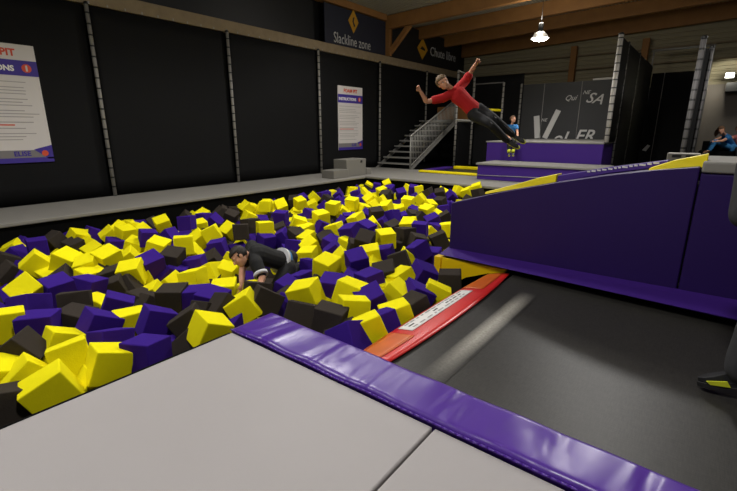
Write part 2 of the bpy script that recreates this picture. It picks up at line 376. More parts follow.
# near platform
PX0 = -2.47
E_ = [(-2.5,1.67),(-4.2,.5)]
gy = 1.6
t = thing('grey_mat', 'large smooth grey floor mat in the foreground left of the seam', 'mat', (-1.8,.4,0), 'foreground floor mats')
mb = MB(); mb.box((-2.5,-1.6,-.09),(-.858,gy,0),'mat_grey',bev=.012); mb.build('mat_cover', t)
t = thing('grey_mat', 'grey floor mat right of the seam at the bottom of the picture', 'mat', (0,.4,0), 'foreground floor mats')
mb = MB(); mb.box((-.846,-1.6,-.09),(1.2,gy,0),'mat_grey',bev=.012); mb.build('mat_cover', t)
mb = MB(); mb.box((-2.54,-1.65,-1.4),(1.2,1.93,-.095),'grime_black'); mb.box((-2.54,-1.65,-.09),(-2.505,1.6,-.012),'grime_black',bev=.008)
tag(mb.build('platform_frame',None,(-1,0,-1.4)), 'black frame carrying the foreground mats, seen as a dark rim along the pit', 'platform')
# near purple pad with puffed, creased top
def puffpad(name, x0, x1, ya, yb, zt, th, mt, label, cat, seed=1, amp=.008, group=None, skew=(0,0)):
    mb = MB(); nx, ny = max(8, int((x1-x0)*26)), 22; vs = []; rd = random.Random(seed)
    ph = [(rd.uniform(4,13), rd.uniform(0,6), rd.uniform(-3,3)) for _ in range(6)]
    for j in range(ny+1):
        for i in range(nx+1):
            u, v = i/nx, j/ny; x = x0+(x1-x0)*u; a = ya+skew[0]*u; b_ = yb+skew[1]*u; y = a+(b_-a)*v
            p = (1-abs(2*v-1)**16)*(1-abs(2*u-1)**60)
            wv = sum(math.sin(f*x*1.3+s_+q*v) for f, s_, q in ph)/6
            ww = sum(abs(math.sin(f*.7*x+s_+q*v*.6)) for f, s_, q in ph)/6-.6
            edge = .25+.75*p
            vs.append((x, y+(.008*wv if j in (0, ny) else 0), zt-th*.22*(1-p)+amp*(wv+ww*1.2)*edge))
    K = (nx+1)*(ny+1); W = nx+1; bot = []
    ring = list(range(W))+[j*W+nx for j in range(1,ny+1)]+[ny*W+i for i in range(nx-1,-1,-1)]+[j*W for j in range(ny-1,0,-1)]
    fs = [(j*W+i, j*W+i+1, (j+1)*W+i+1, (j+1)*W+i) for j in range(ny) for i in range(nx)]
    v = mb.geo(vs, fs, mt, True); i0 = mb.idx(mt)
    low = [mb.bm.verts.new((v[k].co.x, v[k].co.y, zt-th)) for k in ring]
    for k in range(len(ring)):
        f = mb.bm.faces.new([v[ring[k]], low[k], low[(k+1) % len(ring)], v[ring[(k+1) % len(ring)]]]); f.material_index = i0
    f = mb.bm.faces.new(low); f.material_index = i0
    t = thing(name, label, cat, ((x0+x1)/2,(ya+yb)/2,zt-th), group)
    mb.build('pad_cover', t)
    mb = MB(); 
    for k in range(nx): 
        a = Vector(vs[k]); b2 = Vector(vs[k+1]); mb.tube(a+Vector((0,-.004,.002)), b2+Vector((0,-.004,.002)), .006, mt, n=6)
    mb.build('piping', t)
    return t
puffpad('edge_pad', -2.52, 1.4, 1.61, 1.97, .035, .1, 'pad_purple', 'glossy creased purple vinyl pad between the grey mats and the trampoline', 'pad', 3, skew=(0,-.1))

# trampoline near
TX0, TX1, TY0, TY1, TZ = -1.42, 3.0, 1.93, 4.42, -.05
t = thing('trampoline', 'large black trampoline with a pale stripe in front of the purple ramp', 'trampoline', (0,3.1,-.1))
mb = MB(); n = 30; vs = []
for j in range(n+1):
    for i in range(n+1):
        u, v = i/n, j/n; vs.append((TX0+(TX1-TX0)*u, TY0+(TY1-TY0)*v, TZ-.035*math.sin(PI*v)*min(1,math.sin(PI*u)*1.5)))
W = n+1; mb.geo(vs, [(j*W+i,j*W+i+1,(j+1)*W+i+1,(j+1)*W+i) for j in range(n) for i in range(n)], 'tramp_bed', True); 
o = mb.build('bed', t)
# pale stripe fading out towards both ends, follows the bed
mb = MB(); vs = []
def bedz(x, y): return TZ-.035*math.sin(PI*(y-TY0)/(TY1-TY0))*min(1, math.sin(PI*(x-TX0)/(TX1-TX0))*1.5)
for k in range(31):
    y = 1.98+1.95*k/30; vs += [(-1.22,y,bedz(-1.22,y)+.003),(-1.03,y,bedz(-1.03,y)+.003)]
mb.geo(vs, [(2*k,2*k+1,2*k+3,2*k+2) for k in range(30)], 'print_grey', True)
o = mb.build('pale_stripe', t); tag(o, 'pale worn stripe across the black bed')
m = MATS['tramp_bed'].copy(); nt = m.node_tree; b = nt.nodes['Principled BSDF']
old = b.inputs['Base Color'].links[0].from_socket
N = nt.nodes.new; LK = nt.links.new
tc = N('ShaderNodeTexCoord'); sp = N('ShaderNodeSeparateXYZ'); LK(tc.outputs['Object'], sp.inputs[0])
def mth(op, a, b_=None, clamp=False):
    q = N('ShaderNodeMath'); q.operation = op; q.use_clamp = clamp
    for k_, v_ in enumerate((a, b_)):
        if v_ is None: continue
        if isinstance(v_, (int, float)): q.inputs[k_].default_value = v_
        else: LK(v_, q.inputs[k_])
    return q.outputs[0]
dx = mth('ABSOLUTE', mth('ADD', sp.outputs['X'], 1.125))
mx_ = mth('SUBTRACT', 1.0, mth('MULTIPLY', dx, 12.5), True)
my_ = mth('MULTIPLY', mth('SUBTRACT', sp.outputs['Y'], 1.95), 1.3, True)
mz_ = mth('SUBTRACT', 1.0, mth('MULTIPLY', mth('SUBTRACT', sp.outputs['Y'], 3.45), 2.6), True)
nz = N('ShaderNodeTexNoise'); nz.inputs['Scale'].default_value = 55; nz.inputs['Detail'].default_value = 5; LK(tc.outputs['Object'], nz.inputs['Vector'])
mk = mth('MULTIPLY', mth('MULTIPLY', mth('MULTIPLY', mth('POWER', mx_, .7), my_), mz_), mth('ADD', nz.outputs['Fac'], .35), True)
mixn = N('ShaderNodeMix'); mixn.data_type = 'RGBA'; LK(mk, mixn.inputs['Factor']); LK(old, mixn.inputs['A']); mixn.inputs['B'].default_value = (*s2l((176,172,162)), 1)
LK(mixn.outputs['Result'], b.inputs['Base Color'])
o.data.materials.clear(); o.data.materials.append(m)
mb = MB(); mb.box((TX0,TY0,-.32),(TX1,TY0+.04,-.12),'lamp_black'); mb.box((TX0,TY1-.04,-.32),(TX1,TY1,-.12),'lamp_black'); mb.box((TX0-.02,TY0,-.32),(TX0+.05,TY1,-.12),'lamp_black'); mb.build('frame', t)
# red landing edge: curved apron dropping into the pit
t = thing('red_edge_strip', 'curved glossy red strip with a white printed label along the trampoline end', 'edge strip', (-1.5,3,-.1))
def apron(y0, y1, u0, u1, mt, name, lift=0, n=28, w_=.33):
    mb = MB(); vs = []; m_ = 6
    for k in range(n+1):
        v = y0+(y1-y0)*k/n; s_ = (v-2.9)/1.35
        for j in range(m_+1):
            u = u0+(u1-u0)*j/m_
            x = -1.40-w_*u*(1-.35*abs(s_)**2); z = -.035-.05*u**1.4+lift
            vs.append((x+.075*(1-s_*s_)-.05, v, z))
    Wd = m_+1; mb.geo(vs, [(k*Wd+j,k*Wd+j+1,(k+1)*Wd+j+1,(k+1)*Wd+j) for k in range(n) for j in range(m_)], mt, True)
    o = mb.build(name, t)
    md = o.modifiers.new('s','SOLIDIFY'); md.thickness = .008 if not lift else .002; md.offset = 0
    return o
apron(1.98, 4.2, 0, 1, 'strip_red', 'strip_body')
tag(apron(1.99, 2.42, .3, .98, 'strip_orange', 'orange_end', .008), 'orange patch at the near end')
tag(apron(3.62, 4.16, .3, .98, 'strip_orange', 'orange_end', .008), 'orange patch at the far end')
lb = tag(apron(2.5, 3.55, .52, .93, 'white', 'printed_label', .008), 'white label with small dark print')
mb = MB(); rr = random.Random(5)
for row, u in enumerate((.62, .74, .86)):
    y = 2.56
    while y < 3.46:
        l_ = rr.uniform(.03,.09)
        def pt(u, v):
            s_ = (v-2.9)/1.35; return (-1.40-.33*u*(1-.35*s_*s_)+.075*(1-s_*s_)-.05, v, -.035-.05*u**1.4+.0105)
        if row != 1 or rr.random() < .6:
            mb.geo([pt(u-.025,y),pt(u+.025,y),pt(u+.025,y+l_),pt(u-.025,y+l_)], [(0,1,2,3)], 'print_grey' if row != 1 else 'dark_print')
        y += l_+rr.uniform(.015,.04)
mb.build('label_print', t)

# purple ramp
def rz(x): return 1.12-(-.06-x)*.25 if x < -.06 else 1.12
t = thing('padded_ramp', 'tall dark purple padded ramp wall rising rightwards beside the black trampoline', 'ramp', (0,4.55,0))
x0, xm, x1 = -2.27, -.05, 1.6
RP = [(xm-.006,1.11),(-.36,1.065),(-.73,.995),(-1.15,.9),(-1.71,.755),(x0,.59)]
mb = MB(); mb.hexa([(x0,4.43,.02),(xm-.006,4.43,.02)]+[(x,4.43,z) for x,z in RP], [(x0,4.72,.02),(xm-.006,4.72,.02)]+[(x,4.72,z) for x,z in RP], 'ramp_purple', bev=.014); mb.build('sloping_panel', t)
mb = MB(); mb.hexa([(xm+.006,4.43,.02),(x1,4.43,.02),(x1,4.43,1.06),(xm+.006,4.43,1.06)], [(xm+.006,4.72,.02),(x1,4.72,.02),(x1,4.72,1.06),(xm+.006,4.72,1.06)], 'ramp_purple', bev=.014); mb.build('end_panel', t)
mb = MB(); mb.hexa([(x0-.02,4.36,-.01),(x1,3.98,-.01),(x1,4.44,-.01),(x0-.02,4.46,-.01)],[(x0-.02,4.22,.02),(x1,3.94,.03),(x1,4.44,.06),(x0-.02,4.46,.06)],'step_purple',bev=.01); tag(mb.build('skirt_pad', t), 'brighter purple skirt pad at the foot')
mb = MB(); mb.hexa([(x0,4.72,-1.4),(x1,4.72,-1.4),(x1,4.76,-1.4),(x0,4.76,-1.4)],[(x0,4.72,.02),(x1,4.72,.02),(x1,4.76,.02),(x0,4.76,.02)],'grime_black'); mb.box((x0,4.44,-1.4),(x1,4.72,.015),'grime_black'); mb.build('under_frame', t)
def toppad(xa, xb, ya, yb, za, zb, h, mt, label, ha=None):
    ha = h if ha is None else ha
    mb = MB(); mb.hexa([(xa,ya,za),(xb,ya,zb),(xb,yb,zb),(xa,yb,za)], [(xa,ya+.01,za+ha),(xb,ya+.01,zb+h),(xb,yb-.01,zb+h),(xa,yb-.01,za+ha)], mt, bev=.012)
    t2 = thing('ramp_top_pad', label, 'pad', ((xa+xb)/2,ya,za), 'pads on top of the ramp'); mb.build('pad_cover', t2); return t2
def longpad(st, ya, yb, mt, label):   # st: (x, z bottom, height)
    mb = MB(); n = len(st)
    vs = []
    for x, z, h in st: vs += [(x,ya,z),(x,yb,z),(x,yb-.015,z+h),(x,ya+.015,z+h)]
    fs = [(0,1,2,3),(4*n-1,4*n-2,4*n-3,4*n-4)]+[(4*k+q,4*k+(q+1)%4,4*k+4+(q+1)%4,4*k+4+q) for k in range(n-1) for q in range(4)]
    v = mb.geo([Vector(p) for p in vs], fs, mt); es = set(e for q in v for e in q.link_edges)
    bmesh.ops.bevel(mb.bm, geom=list(es), offset=.008, segments=3, profile=.6, affect='EDGES')
    t2 = thing('ramp_top_pad', label, 'pad', (st[0][0],ya,st[0][1]), 'pads on top of the ramp'); mb.build('pad_cover', t2); return t2
longpad([(-2.0,.68,.025),(-1.7,.755,.05),(-1.45,.81,.085),(-1.235,.87,.085)],4.725,4.95,'pad_lemon','yellow pad lying on the low left part of the purple ramp')
t2 = longpad([(-1.225,.87,.07),(-.8,.985,.055),(-.3,1.085,.05)],4.725,4.95,'step_purple','purple pad with white printed lettering lying on the middle of the ramp')
mb = MB(); rr = random.Random(3); x = -.95
while x < -.4:
    l_ = rr.uniform(.02,.05); z = .985+.2*(x+.8)+.038
    mb.box((x,4.73,z),(x+l_,4.7345,z+.015),'white'); x += l_+.012
mb.build('printed_letters', t2)
longpad([(-.42,1.05,.02),(-.25,1.075,.07),(-.02,1.1,.11)],4.56,4.72,'pad_lemon','bright yellow wedge pad at the high right end of the purple ramp')
t = thing('grey_platform', 'grey padded platform top at the right end of the purple ramp', 'platform', (.7,5,1.06))
mb = MB(); mb.box((-.045,4.41,1.065),(1.7,5.5,1.155),'deck_grey',bev=.02); mb.build('platform_top', t)
mb = MB(); mb.box((0,4.8,-1.4),(1.6,5.45,1.06),'grime_black'); mb.build('platform_base', t)
# yellow pad under ramp end
t = thing('yellow_end_pad', 'yellow pad under the low end of the purple ramp beside the red strip', 'pad', (-1.95,4.25,-.3))
mb = MB()
pr = [(-2.26,-.015),(-1.5,-.015),(-1.52,-.06),(-1.7,-.09),(-1.95,-.19),(-2.1,-.31),(-2.26,-.24)]
mb.hexa([(x,4.24,z) for x, z in pr],[(x,4.34,z) for x, z in pr],'pad_yellow',bev=.006); mb.build('front_panel', t)
mb = MB(); mb.hexa([(-2.36,4.245,-.02),(-2.275,4.245,-.02),(-2.275,4.245,-.25),(-2.36,4.245,-.2)],[(-2.36,4.34,-.02),(-2.275,4.34,-.02),(-2.275,4.34,-.25),(-2.36,4.34,-.2)],'pad_yellow',bev=.005); mb.build('side_panel', t)

# ------------------------------------------------------------------ foam cubes
CU = """52,391,Y,24,25,0;28,379,Y,40;3,378,Y,-20;10,407,K,-15;20,353,K,35,20;71,360,Y,8,10,0;62,345,Y,-25;78,384,K;108,364,Y,-20,25,10;94,387,Y;7,326,Y,-5,15,0;28,293,Y,20,50,25;31,309,P,-8;40,328,P,-2,18,-20;3,345,P;58,290,P,0,30,20;88,289,P,-20;76,305,K,-3,5,-5;76,322,K,-15;96,309,Y;99,327,P,-30,25,15;117,309,P,-25;110,346,P,-10,10;
132,324,Y,0;157,323,P,-24,20,12;147,356,P,-5,15,-42;179,349,P;142,303,K;153,297,Y;173,299,K,0,25,-20;197,300,P,5,20;182,313,Y;191,325,K,30,15;225,311,K,-40,10;207,316,K,-25;210,332,Y,-28,35,20;192,347,K;233,328,P;244,307,Y,30,20,-10;224,293,Y,0,25;213,303,P,-4,30;212,285,K;230,283,K;200,280,Y;211,275,Y,20;227,274,Y,-10;249,292,Y;264,303,K,-30,12,10;242,322,K;300,316,K,-15;330,322,K,-12,20,-15;304,314,K;306,296,Y,20,30,-20;289,302,K;292,308,P;303,283,P;
327,267,Y,0,35,-38;349,293,Y,-18,15;354,312,Y,-5,15,12;327,306,Y;334,290,P,0,30;318,290,K;352,283,P;370,282,P,10;373,302,P,20,35,20;386,292,Y;397,296,Y,-35,20;403,281,Y,30;389,307,Y;397,318,Y,18,20,15;382,327,P,20,10;368,333,Y,20,15,10;413,311,K,25,15;412,294,P;345,340,K,20;357,341,P,20;
8,238,P;33,231,K,30;49,226,Y;56,232,P;38,247,P,0,15;14,250,Y;17,256,P;57,245,K;37,264,Y,42,15,0;7,263,K;25,272,P;13,274,K;46,274,K;67,262,Y,-20,25;73,236,Y,-30;87,245,Y;90,234,P,-30;98,223,Y;74,247,K;95,252,Y;109,259,Y,10,30,30;89,267,Y,20;55,276,Y;91,278,Y;110,236,Y,35;115,246,P;108,277,K;64,281,K;115,290,K;
126,234,Y,-10,30;141,232,Y;137,227,P;163,224,Y,10,35;148,238,P,-10;170,238,P;135,247,Y;158,248,Y,-15,25;130,260,Y;133,274,Y,15;142,281,Y;151,265,P,5,35,25;163,277,P;178,275,P;173,259,K,0,35;184,245,Y,0,10;199,240,Y;191,254,Y;196,266,P,10;212,234,Y,25;218,248,P;212,262,K;194,280,Y,10,15;172,286,Y;113,278,K;128,288,K;
127,219,K,40;146,220,Y;149,210,K;162,212,Y,35,10;179,211,Y;195,208,K,38,15;187,223,P,0,5;204,219,P;122,225,P;111,222,Y;200,227,Y;92,219,Y,25;107,223,Y;
239,200,P;259,196,K;269,195,P;286,194,Y;300,203,Y,0,30,30;221,204,Y;230,207,Y;238,207,Y;247,208,Y,40;254,203,Y;266,206,Y,0,10;261,211,Y;281,206,Y,0,60;220,210,K;214,222,P;231,217,K;249,218,Y;230,231,Y;241,232,K,0,5;250,226,K,0,5;265,229,Y,0,10,15;270,237,Y;281,218,P,0,15;280,231,K;282,238,P;266,241,P;294,235,K;298,224,Y,-20;201,208,K;
298,193,P;309,192,Y;317,195,P;328,188,P;329,193,K;336,189,Y;338,195,P;347,191,Y;354,189,Y;363,193,Y;356,195,P;376,183,Y;382,181,Y;388,184,Y;377,187,P;367,181,K;382,192,Y;386,196,K;370,200,Y,30;381,202,Y;386,208,Y,20;372,207,Y;352,204,Y,0,20;339,203,P;361,201,P;333,208,Y,0,20;349,209,P;363,210,Y;324,207,P;313,206,Y;327,200,K;321,218,Y,0,25,30;343,214,Y;333,215,K;310,215,P;357,221,Y,30;366,217,P;378,214,K;350,220,P;344,225,P;323,229,P;335,231,Y,20;350,233,P,20,30;366,230,P,-15;373,227,Y;381,225,P;386,239,Y,0,25,20;306,231,Y;
309,240,Y;310,248,Y;297,237,K;327,240,K;332,245,P;348,246,Y;356,249,K;365,241,K,0,50;375,241,P;372,256,Y,10;384,256,P,15;357,262,P,2,40,20;343,260,Y;365,275,Y;308,257,Y;295,248,P;311,269,P;334,253,P;386,275,K,15;
405,236,K,0,10;401,246,K;417,243,K,-20;418,252,P,30;400,262,K,20;408,259,Y;373,269,Y;423,276,P,-30,35,20;432,257,P;440,241,K,25;446,230,Y;446,247,Y;429,235,Y;450,282,K,3,20,0;434,296,Y,-24,15,0;416,297,P,-30,30,20;420,230,P,0,15;
401,183,Y,15;409,190,Y;418,184,K;399,187,P;401,194,P;387,196,K;425,189,Y;428,194,K,30;421,199,Y;432,186,P;442,193,Y;440,194,K,15;451,197,P;460,191,Y;467,193,Y;408,203,Y,0,20;400,211,Y;440,203,K;430,206,Y;427,212,Y,10;451,208,P;444,211,P;392,217,P,15;402,220,P;414,213,P;413,217,K;420,219,K;433,222,P,20;437,217,Y;445,219,K;409,226,Y,15;393,229,K;437,230,P;434,199,P;485,187,Y,20;376,215,K,0,25;288,291,P;257,294,K,-10;150,310,K;478,193,K"""
S = .238
def sz(x, y):   # height of the cube tops' centres over the pit
    d_left = max(0, min(1, (-6.2-x)/2.3)); 
    dm = math.exp(-((x+4.45)**2+(y-3.0)**2)/.6)*.2
    return -.22-dm+.1*max(0,min(1,(y-6.5)/3))-.16*d_left-.04*math.sin(x*1.9+y*1.3)
landmarks = [((0,440),'to the lower left corner, at the grey mat'), ((120,385),'to the middle of the foreground mat\'s pit edge'), ((243,330),'to the pit corner of the foreground grey mat'),
 ((345,350),'to the near end of the red strip'), ((440,315),'to the white label on the red strip'), ((465,270),'to the yellow pad under the purple ramp'), ((455,215),'to the low end of the purple ramp'),
 ((262,262),'to the crouching man'), ((327,267),'to the corner-up yellow cube right of the crouching man'), ((0,235),'to the walkway at the left picture edge'), ((115,200),'to the foot of the leftmost laced post'),
 ((237,188),'to the foot of the second laced post'), ((343,180),'to the grey step blocks'), ((410,175),'to the foot of the staircase'), ((0,310),'to the middle of the left picture edge'), ((390,235),'to the ringed cubes halfway between man and ramp'),
 ((160,265),'to the purple cube midway between crouching man and left edge')]
landmarks[15] = ((450,241),'to the black cube touching the ramp\'s upright end')
landmarks[16] = ((151,265),'to the heart of the open pit, left of the man')
ordn = ['closest','second closest','third closest','fourth closest','fifth closest','sixth closest','seventh closest','eighth closest','ninth closest','tenth closest']+['%dth closest' % k for k in range(11,40)]
cubes = []
Rcam = Matrix(((Rv.x,Uv.x,-Fv.x),(Rv.y,Uv.y,-Fv.y),(Rv.z,Uv.z,-Fv.z)))
rr = random.Random(11)
for tok in CU.replace('\n','').split(';'):
    f = tok.split(',')
    px, py, col = float(f[0]), float(f[1]), f[2]
    nums = [float(v) for v in f[3:]]
    r = nums[0] if len(nums) > 0 else rr.uniform(-45,45)
    e = nums[1] if len(nums) > 1 else rr.uniform(0,38)
    h = nums[2] if len(nums) > 2 else rr.uniform(-40,40)
    lift = (-.075, .035, .08, .09)[min(3, len(nums))]; z = -.25
    for _ in range(5):
        p = onz(px, py, z); z = sz(p.x, p.y)+lift
    p = onz(px, py, z)
    if p.x < -8.25: p = onz(px,py,-.36)
    v = (p-O).normalized(); B = -v; Rr = Vector((0,0,1)).cross(B).normalized(); Ur = B.cross(Rr)
    M = Matrix(((Rr.x,Ur.x,B.x),(Rr.y,Ur.y,B.y),(Rr.z,Ur.z,B.z)))
    M = M @ Euler((math.radians(e),0,0)).to_matrix() @ Euler((0,math.radians(h),0)).to_matrix() @ Euler((0,0,math.radians(r))).to_matrix()
    cubes.append([p, M, col, (px,py)])
# limits: keep cubes inside the pit walls
def clampc(p):
    p.x = max(p.x, -8.24)
    if p.y < 1.9 : p.x = min(p.x, -2.76)
    elif p.y < 2.2: p.x = min(p.x, -1.9)
    elif p.y < 4.3: p.x = min(p.x, -1.86)
    elif p.y < 4.98 and p.x > -2.5: p.x = -2.5
    p.y = min(p.y, 10.36)
# gentle relaxation so that neighbours do not sink into each other
for it in range(8):
    for a in range(len(cubes)):
        pa = cubes[a][0]
        for b_ in range(a+1, len(cubes)):
            pb = cubes[b_][0]
            if abs(pa.x-pb.x) > .27 or abs(pa.y-pb.y) > .27: continue
            d = pb-pa; L = d.length
            if L < .215:
                if L < 1e-4: d = Vector((.01,.01,0)); L = d.length
                s_ = d/L*(.215-L)*.5; vd = (pa-O).normalized(); s_ = vd*s_.dot(vd)*1.2+s_*.12
                # slide mostly along the viewing depth, so each stays where the photo shows it
                pa -= Vector((s_.x, s_.y, s_.z*.8))*.5; pb += Vector((s_.x, s_.y, s_.z*.8))*.5
    for c in cubes:
        clampc(c[0]); c[0].z = max(-.55, min(-.05, c[0].z))
# individuals: the 300 that show largest
cubes.sort(key=lambda c: (c[0]-O).length)
near, rest = cubes[:300], cubes[300:]
cmesh = {}
CM = {'Y':'foam_yellow','P':'foam_purple','K':'foam_black'}; CN = {'Y':'yellow','P':'purple','K':'black'}
def cubemesh(k, variant):
    bm = bmesh.new(); bmesh.ops.create_cube(bm, size=S)
    rd = random.Random(variant)
    for v in bm.verts: v.co += Vector([rd.uniform(-.009,.009) for _ in range(3)])
    bmesh.ops.bevel(bm, geom=list(bm.edges), offset=.009, segments=2, profile=.6, affect='EDGES')
    for f in bm.faces: f.smooth = f.calc_area() < .02
    me = bpy.data.meshes.new('foam_cube'); bm.to_mesh(me); bm.free(); me.materials.append(MATS[CM[k]]); return me
for k in 'YPK': cmesh[k] = [cubemesh(k, v) for v in range(4)]
bins = {}
for c in near:
    px, py = c[3]
    l = min(range(len(landmarks)), key=lambda q: (landmarks[q][0][0]-px)**2+((landmarks[q][0][1]-py)*1.5)**2)
    bins.setdefault((l, c[2]), []).append((((landmarks[l][0][0]-px)**2+(landmarks[l][0][1]-py)**2)**.5, c))
n_ = 0
for (l, k), L in sorted(bins.items()):
    L.sort(key=lambda q: q[0])
    for i, (_, c) in enumerate(L):
        o = bpy.data.objects.new('foam_cube', cmesh[k][n_ % 4]); n_ += 1; C.objects.link(o)
        c[1] = c[1].copy(); o.matrix_world = Matrix.Translation(c[0]) @ c[1].to_4x4()
        txt = landmarks[l][1]
        lab = '%s %s foam cube %s' % (ordn[i], CN[k], txt)
        if c[3] == (327.0,267.0): lab = 'yellow foam cube standing corner-up just right of the crouching man'
        tag(o, lab, 'foam cube', 'loose foam cubes filling the pit')
# the rest of the filling: one heap
mb = MB(); pts = [c[0] for c in cubes]
def addcube(p, M, k):
    i = mb.idx(CM[k]); r_ = bmesh.ops.create_cube(mb.bm, size=S, matrix=Matrix.Translation(p) @ M.to_4x4())
    for v in r_['verts']:
        for f in v.link_faces: f.material_index = i
for c in rest: addcube(c[0], c[1], c[2])
rd = random.Random(21)
def inpit(x, y):
    if not (-8.3 < x < -1.2 and -1.6 < y < 10.4): return False
    if y < 2.05 and x > -2.76: return False
    if y < 4.3 and x > -1.95: return False
    if 4.3 <= y < 4.98 and x > -2.5: return False
    return True
for layer, (dz, mind) in enumerate(((-.17,.28),(-.27,.2),(-.42,0),(-.64,0))):
    x = -8.2+layer*.1
    while x < -1.2:
        y = -1.5+layer*.1
        while y < 10.4:
            q = Vector((x+rd.uniform(-.05,.05), y+rd.uniform(-.05,.05), 0))
            if inpit(q.x, q.y):
                q.z = sz(q.x,q.y)+dz-.06+rd.uniform(-.05,.0)
                man = (-5.2 < q.x < -3.9 and 2.5 < q.y < 3.7 and layer == 0)
                if not man and (mind == 0 or all((q-p).length > mind for p in pts)):
                    M = Euler((rd.uniform(0,3),rd.uniform(0,3),rd.uniform(0,3))).to_matrix()
                    addcube(q, M, rd.choice('YYPPKK' if layer == 0 else 'YPPKKK')); pts.append(q)
            y += .255
        x += .255
o = mb.build('foam_cubes', None, (-5,4,-1.2)); tag(o, 'remaining yellow, purple and black foam cubes heaped beneath and far back in the pit', 'foam cubes', kind='stuff')
mb = MB(); mb.box((-8.45,-1.6,-1.39),(-1.2,10.6,-1.2),'grime_black'); tag(mb.build('pit_base',None,(-5,4,-1.39)), 'black base of the foam pit under the cubes', 'pit base')

# ------------------------------------------------------------------ grey step blocks on the walkway
t = thing('step_block', 'larger grey step block standing on the walkway under the small poster', 'step block', (-9.6,10.8,0), 'grey step blocks')
mb = MB(); mb.box((-9.3,10.05,0),(-8.75,11.0,.52),'step_box',bev=.02); mb.build('block_body', t)
mb = MB(); mb.box((-8.755,10.72,.4),(-8.74,10.8,.47),'lamp_black'); mb.build('hand_slot', t)
t = thing('step_block', 'lower grey step block in front of the larger one on the walkway', 'step block', (-9.4,10,0), 'grey step blocks')
mb = MB(); mb.box((-9.15,9.35,0),(-8.65,10.03,.24),'step_box',bev=.02); mb.build('block_body', t)
t = thing('step_block', 'smallest grey block tucked right of the larger step block', 'step block', (-9,11.3,0), 'grey step blocks')
mb = MB(); mb.box((-9.2,11.03,0),(-8.75,11.3,.2),'step_box',bev=.02); mb.build('block_body', t)

# ------------------------------------------------------------------ staircase
t = thing('staircase', 'steel staircase with barred railing climbing along the left netted wall', 'staircase', (-9.35,13.5,0))
N = 9; rise = 1.8/N; run = .37
for k in range(N):
    y = 13.5+k*run; z = (k+1)*rise
    mb = MB(); mb.box((-10.15,y,z-.04),(-8.66,y+.27,z),'steel'); mb.box((-10.15,y-.012,z-.05),(-8.66,y,z+.002),'steel_light'); mb.build('tread', t)
for x in (-10.17,-8.64):
    mb = MB(); y1 = 13.5+N*run
    mb.hexa([(x-.02,13.4,0),(x+.02,13.4,0),(x+.02,13.65,0),(x-.02,13.65,0)],[(x-.02,y1,1.8),(x+.02,y1,1.8),(x+.02,y1+.02,1.62),(x-.02,y1+.02,1.62)],'steel_light'); mb.build('stringer', t)
t2 = MB(); y0, y1 = 13.4, 16.7; xr = -8.6
zb0, zb1, zt0, zt1 = .06, 1.72, 1.2, 2.6
t2.tube((xr,y0,zt0),(xr,y1,zt1),.028,'steel_light'); t2.tube((xr,y0,0),(xr,y0,zt0),.028,'steel_light'); t2.tube((xr,y1,zb1),(xr,y1,zt1),.028,'steel_light')
t2.tube((xr,y0,zb0+.06),(xr,y1,zb1+.06),.018,'steel_light')
rl = t2.build('railing', t)
for k in range(1, 30):
    u = k/30; mb = MB(); y = y0+(y1-y0)*u
    mb.tube((xr,y,zb0+(zb1-zb0)*u+.05),(xr,y,zt0+(zt1-zt0)*u),.013,'steel_light',n=6); o = mb.build('bar', None); o.parent = rl; o.location = (0,0,0)
# landing with padded frames
t = thing('landing_frame', 'raised steel landing and frame with black cladding beyond the staircase', 'landing', (-8,17,0))
mb = MB(); mb.box((-10.15,16.85,1.72),(-7.3,18.3,1.8),'steel_light'); mb.build('landing_deck', t)
for (x, y, z) in ((-7.97,15.6,3.55),(-7.88,16.83,3.4)):
    mb = MB(); mb.tube((x,y,0),(x,y,z),.045,'laced_white'); mb.build('upright', t)
for (x, y, z) in ((-7.25,17.3,1.7),(-6.85,17.3,3.2),(-6.5,18.3,3.2)):
    mb = MB(); mb.tube((x,y,0),(x,y,z),.04,'laced_white'); mb.build('upright', t)
mb = MB(); mb.tube((-7.97,15.6,3.55),(-7.88,16.83,3.4),.03,'steel_light'); mb.tube((-7.88,16.83,3.15),(-6.85,17.3,3.2),.025,'laced_dark'); mb.tube((-7.97,15.6,1.78),(-7.25,17.3,1.72),.035,'steel_light'); mb.build('crossbar', t)
mb = MB(); mb.box((-7.95,15.7,.02),(-7.91,16.8,1.7),'net_black'); mb.box((-7.8,16.9,.02),(-6.6,16.94,1.68),'net_black'); mb.build('cladding_panel', t)
mb = MB(); mb.tube((-7.6,16.9,2.2),(-6.85,17.2,2.15),.05,'pad_lemon'); tag(mb.build('yellow_rail', t), 'yellow padded rail')
mb = MB(); mb.box((-10.1,17.9,1.85),(-8.4,17.95,2.4),'wood_glulam'); tag(mb.build('ochre_board', t), 'dull ochre board behind the landing')
netpanel(-10.2, -6.45, 18.36, 18.4, 0, 3.6, 'black net wall behind the staircase landing', 'x', 'far net walls')

# ------------------------------------------------------------------ small far trampoline
t = thing('trampoline', 'small far trampoline with yellow and purple edge pads near the staircase foot', 'trampoline', (-6.6,13.6,0))
mb = MB(); mb.box((-7.7,13,-.03),(-4.6,15.2,-.01),'tramp_bed'); mb.build('bed', t)
mb = MB(); mb.box((-7.85,12.76,0),(-5.4,13.0,.07),'pad_lemon',bev=.02); mb.build('yellow_pad', t)
mb = MB(); mb.box((-7.85,13.02,0),(-7.55,14.75,.08),'step_purple',bev=.02); mb.build('purple_pad', t)
mb = MB(); mb.box((-7.53,14.7,0),(-5.4,14.95,.1),'pad_lemon',bev=.02); mb.build('yellow_pad', t)

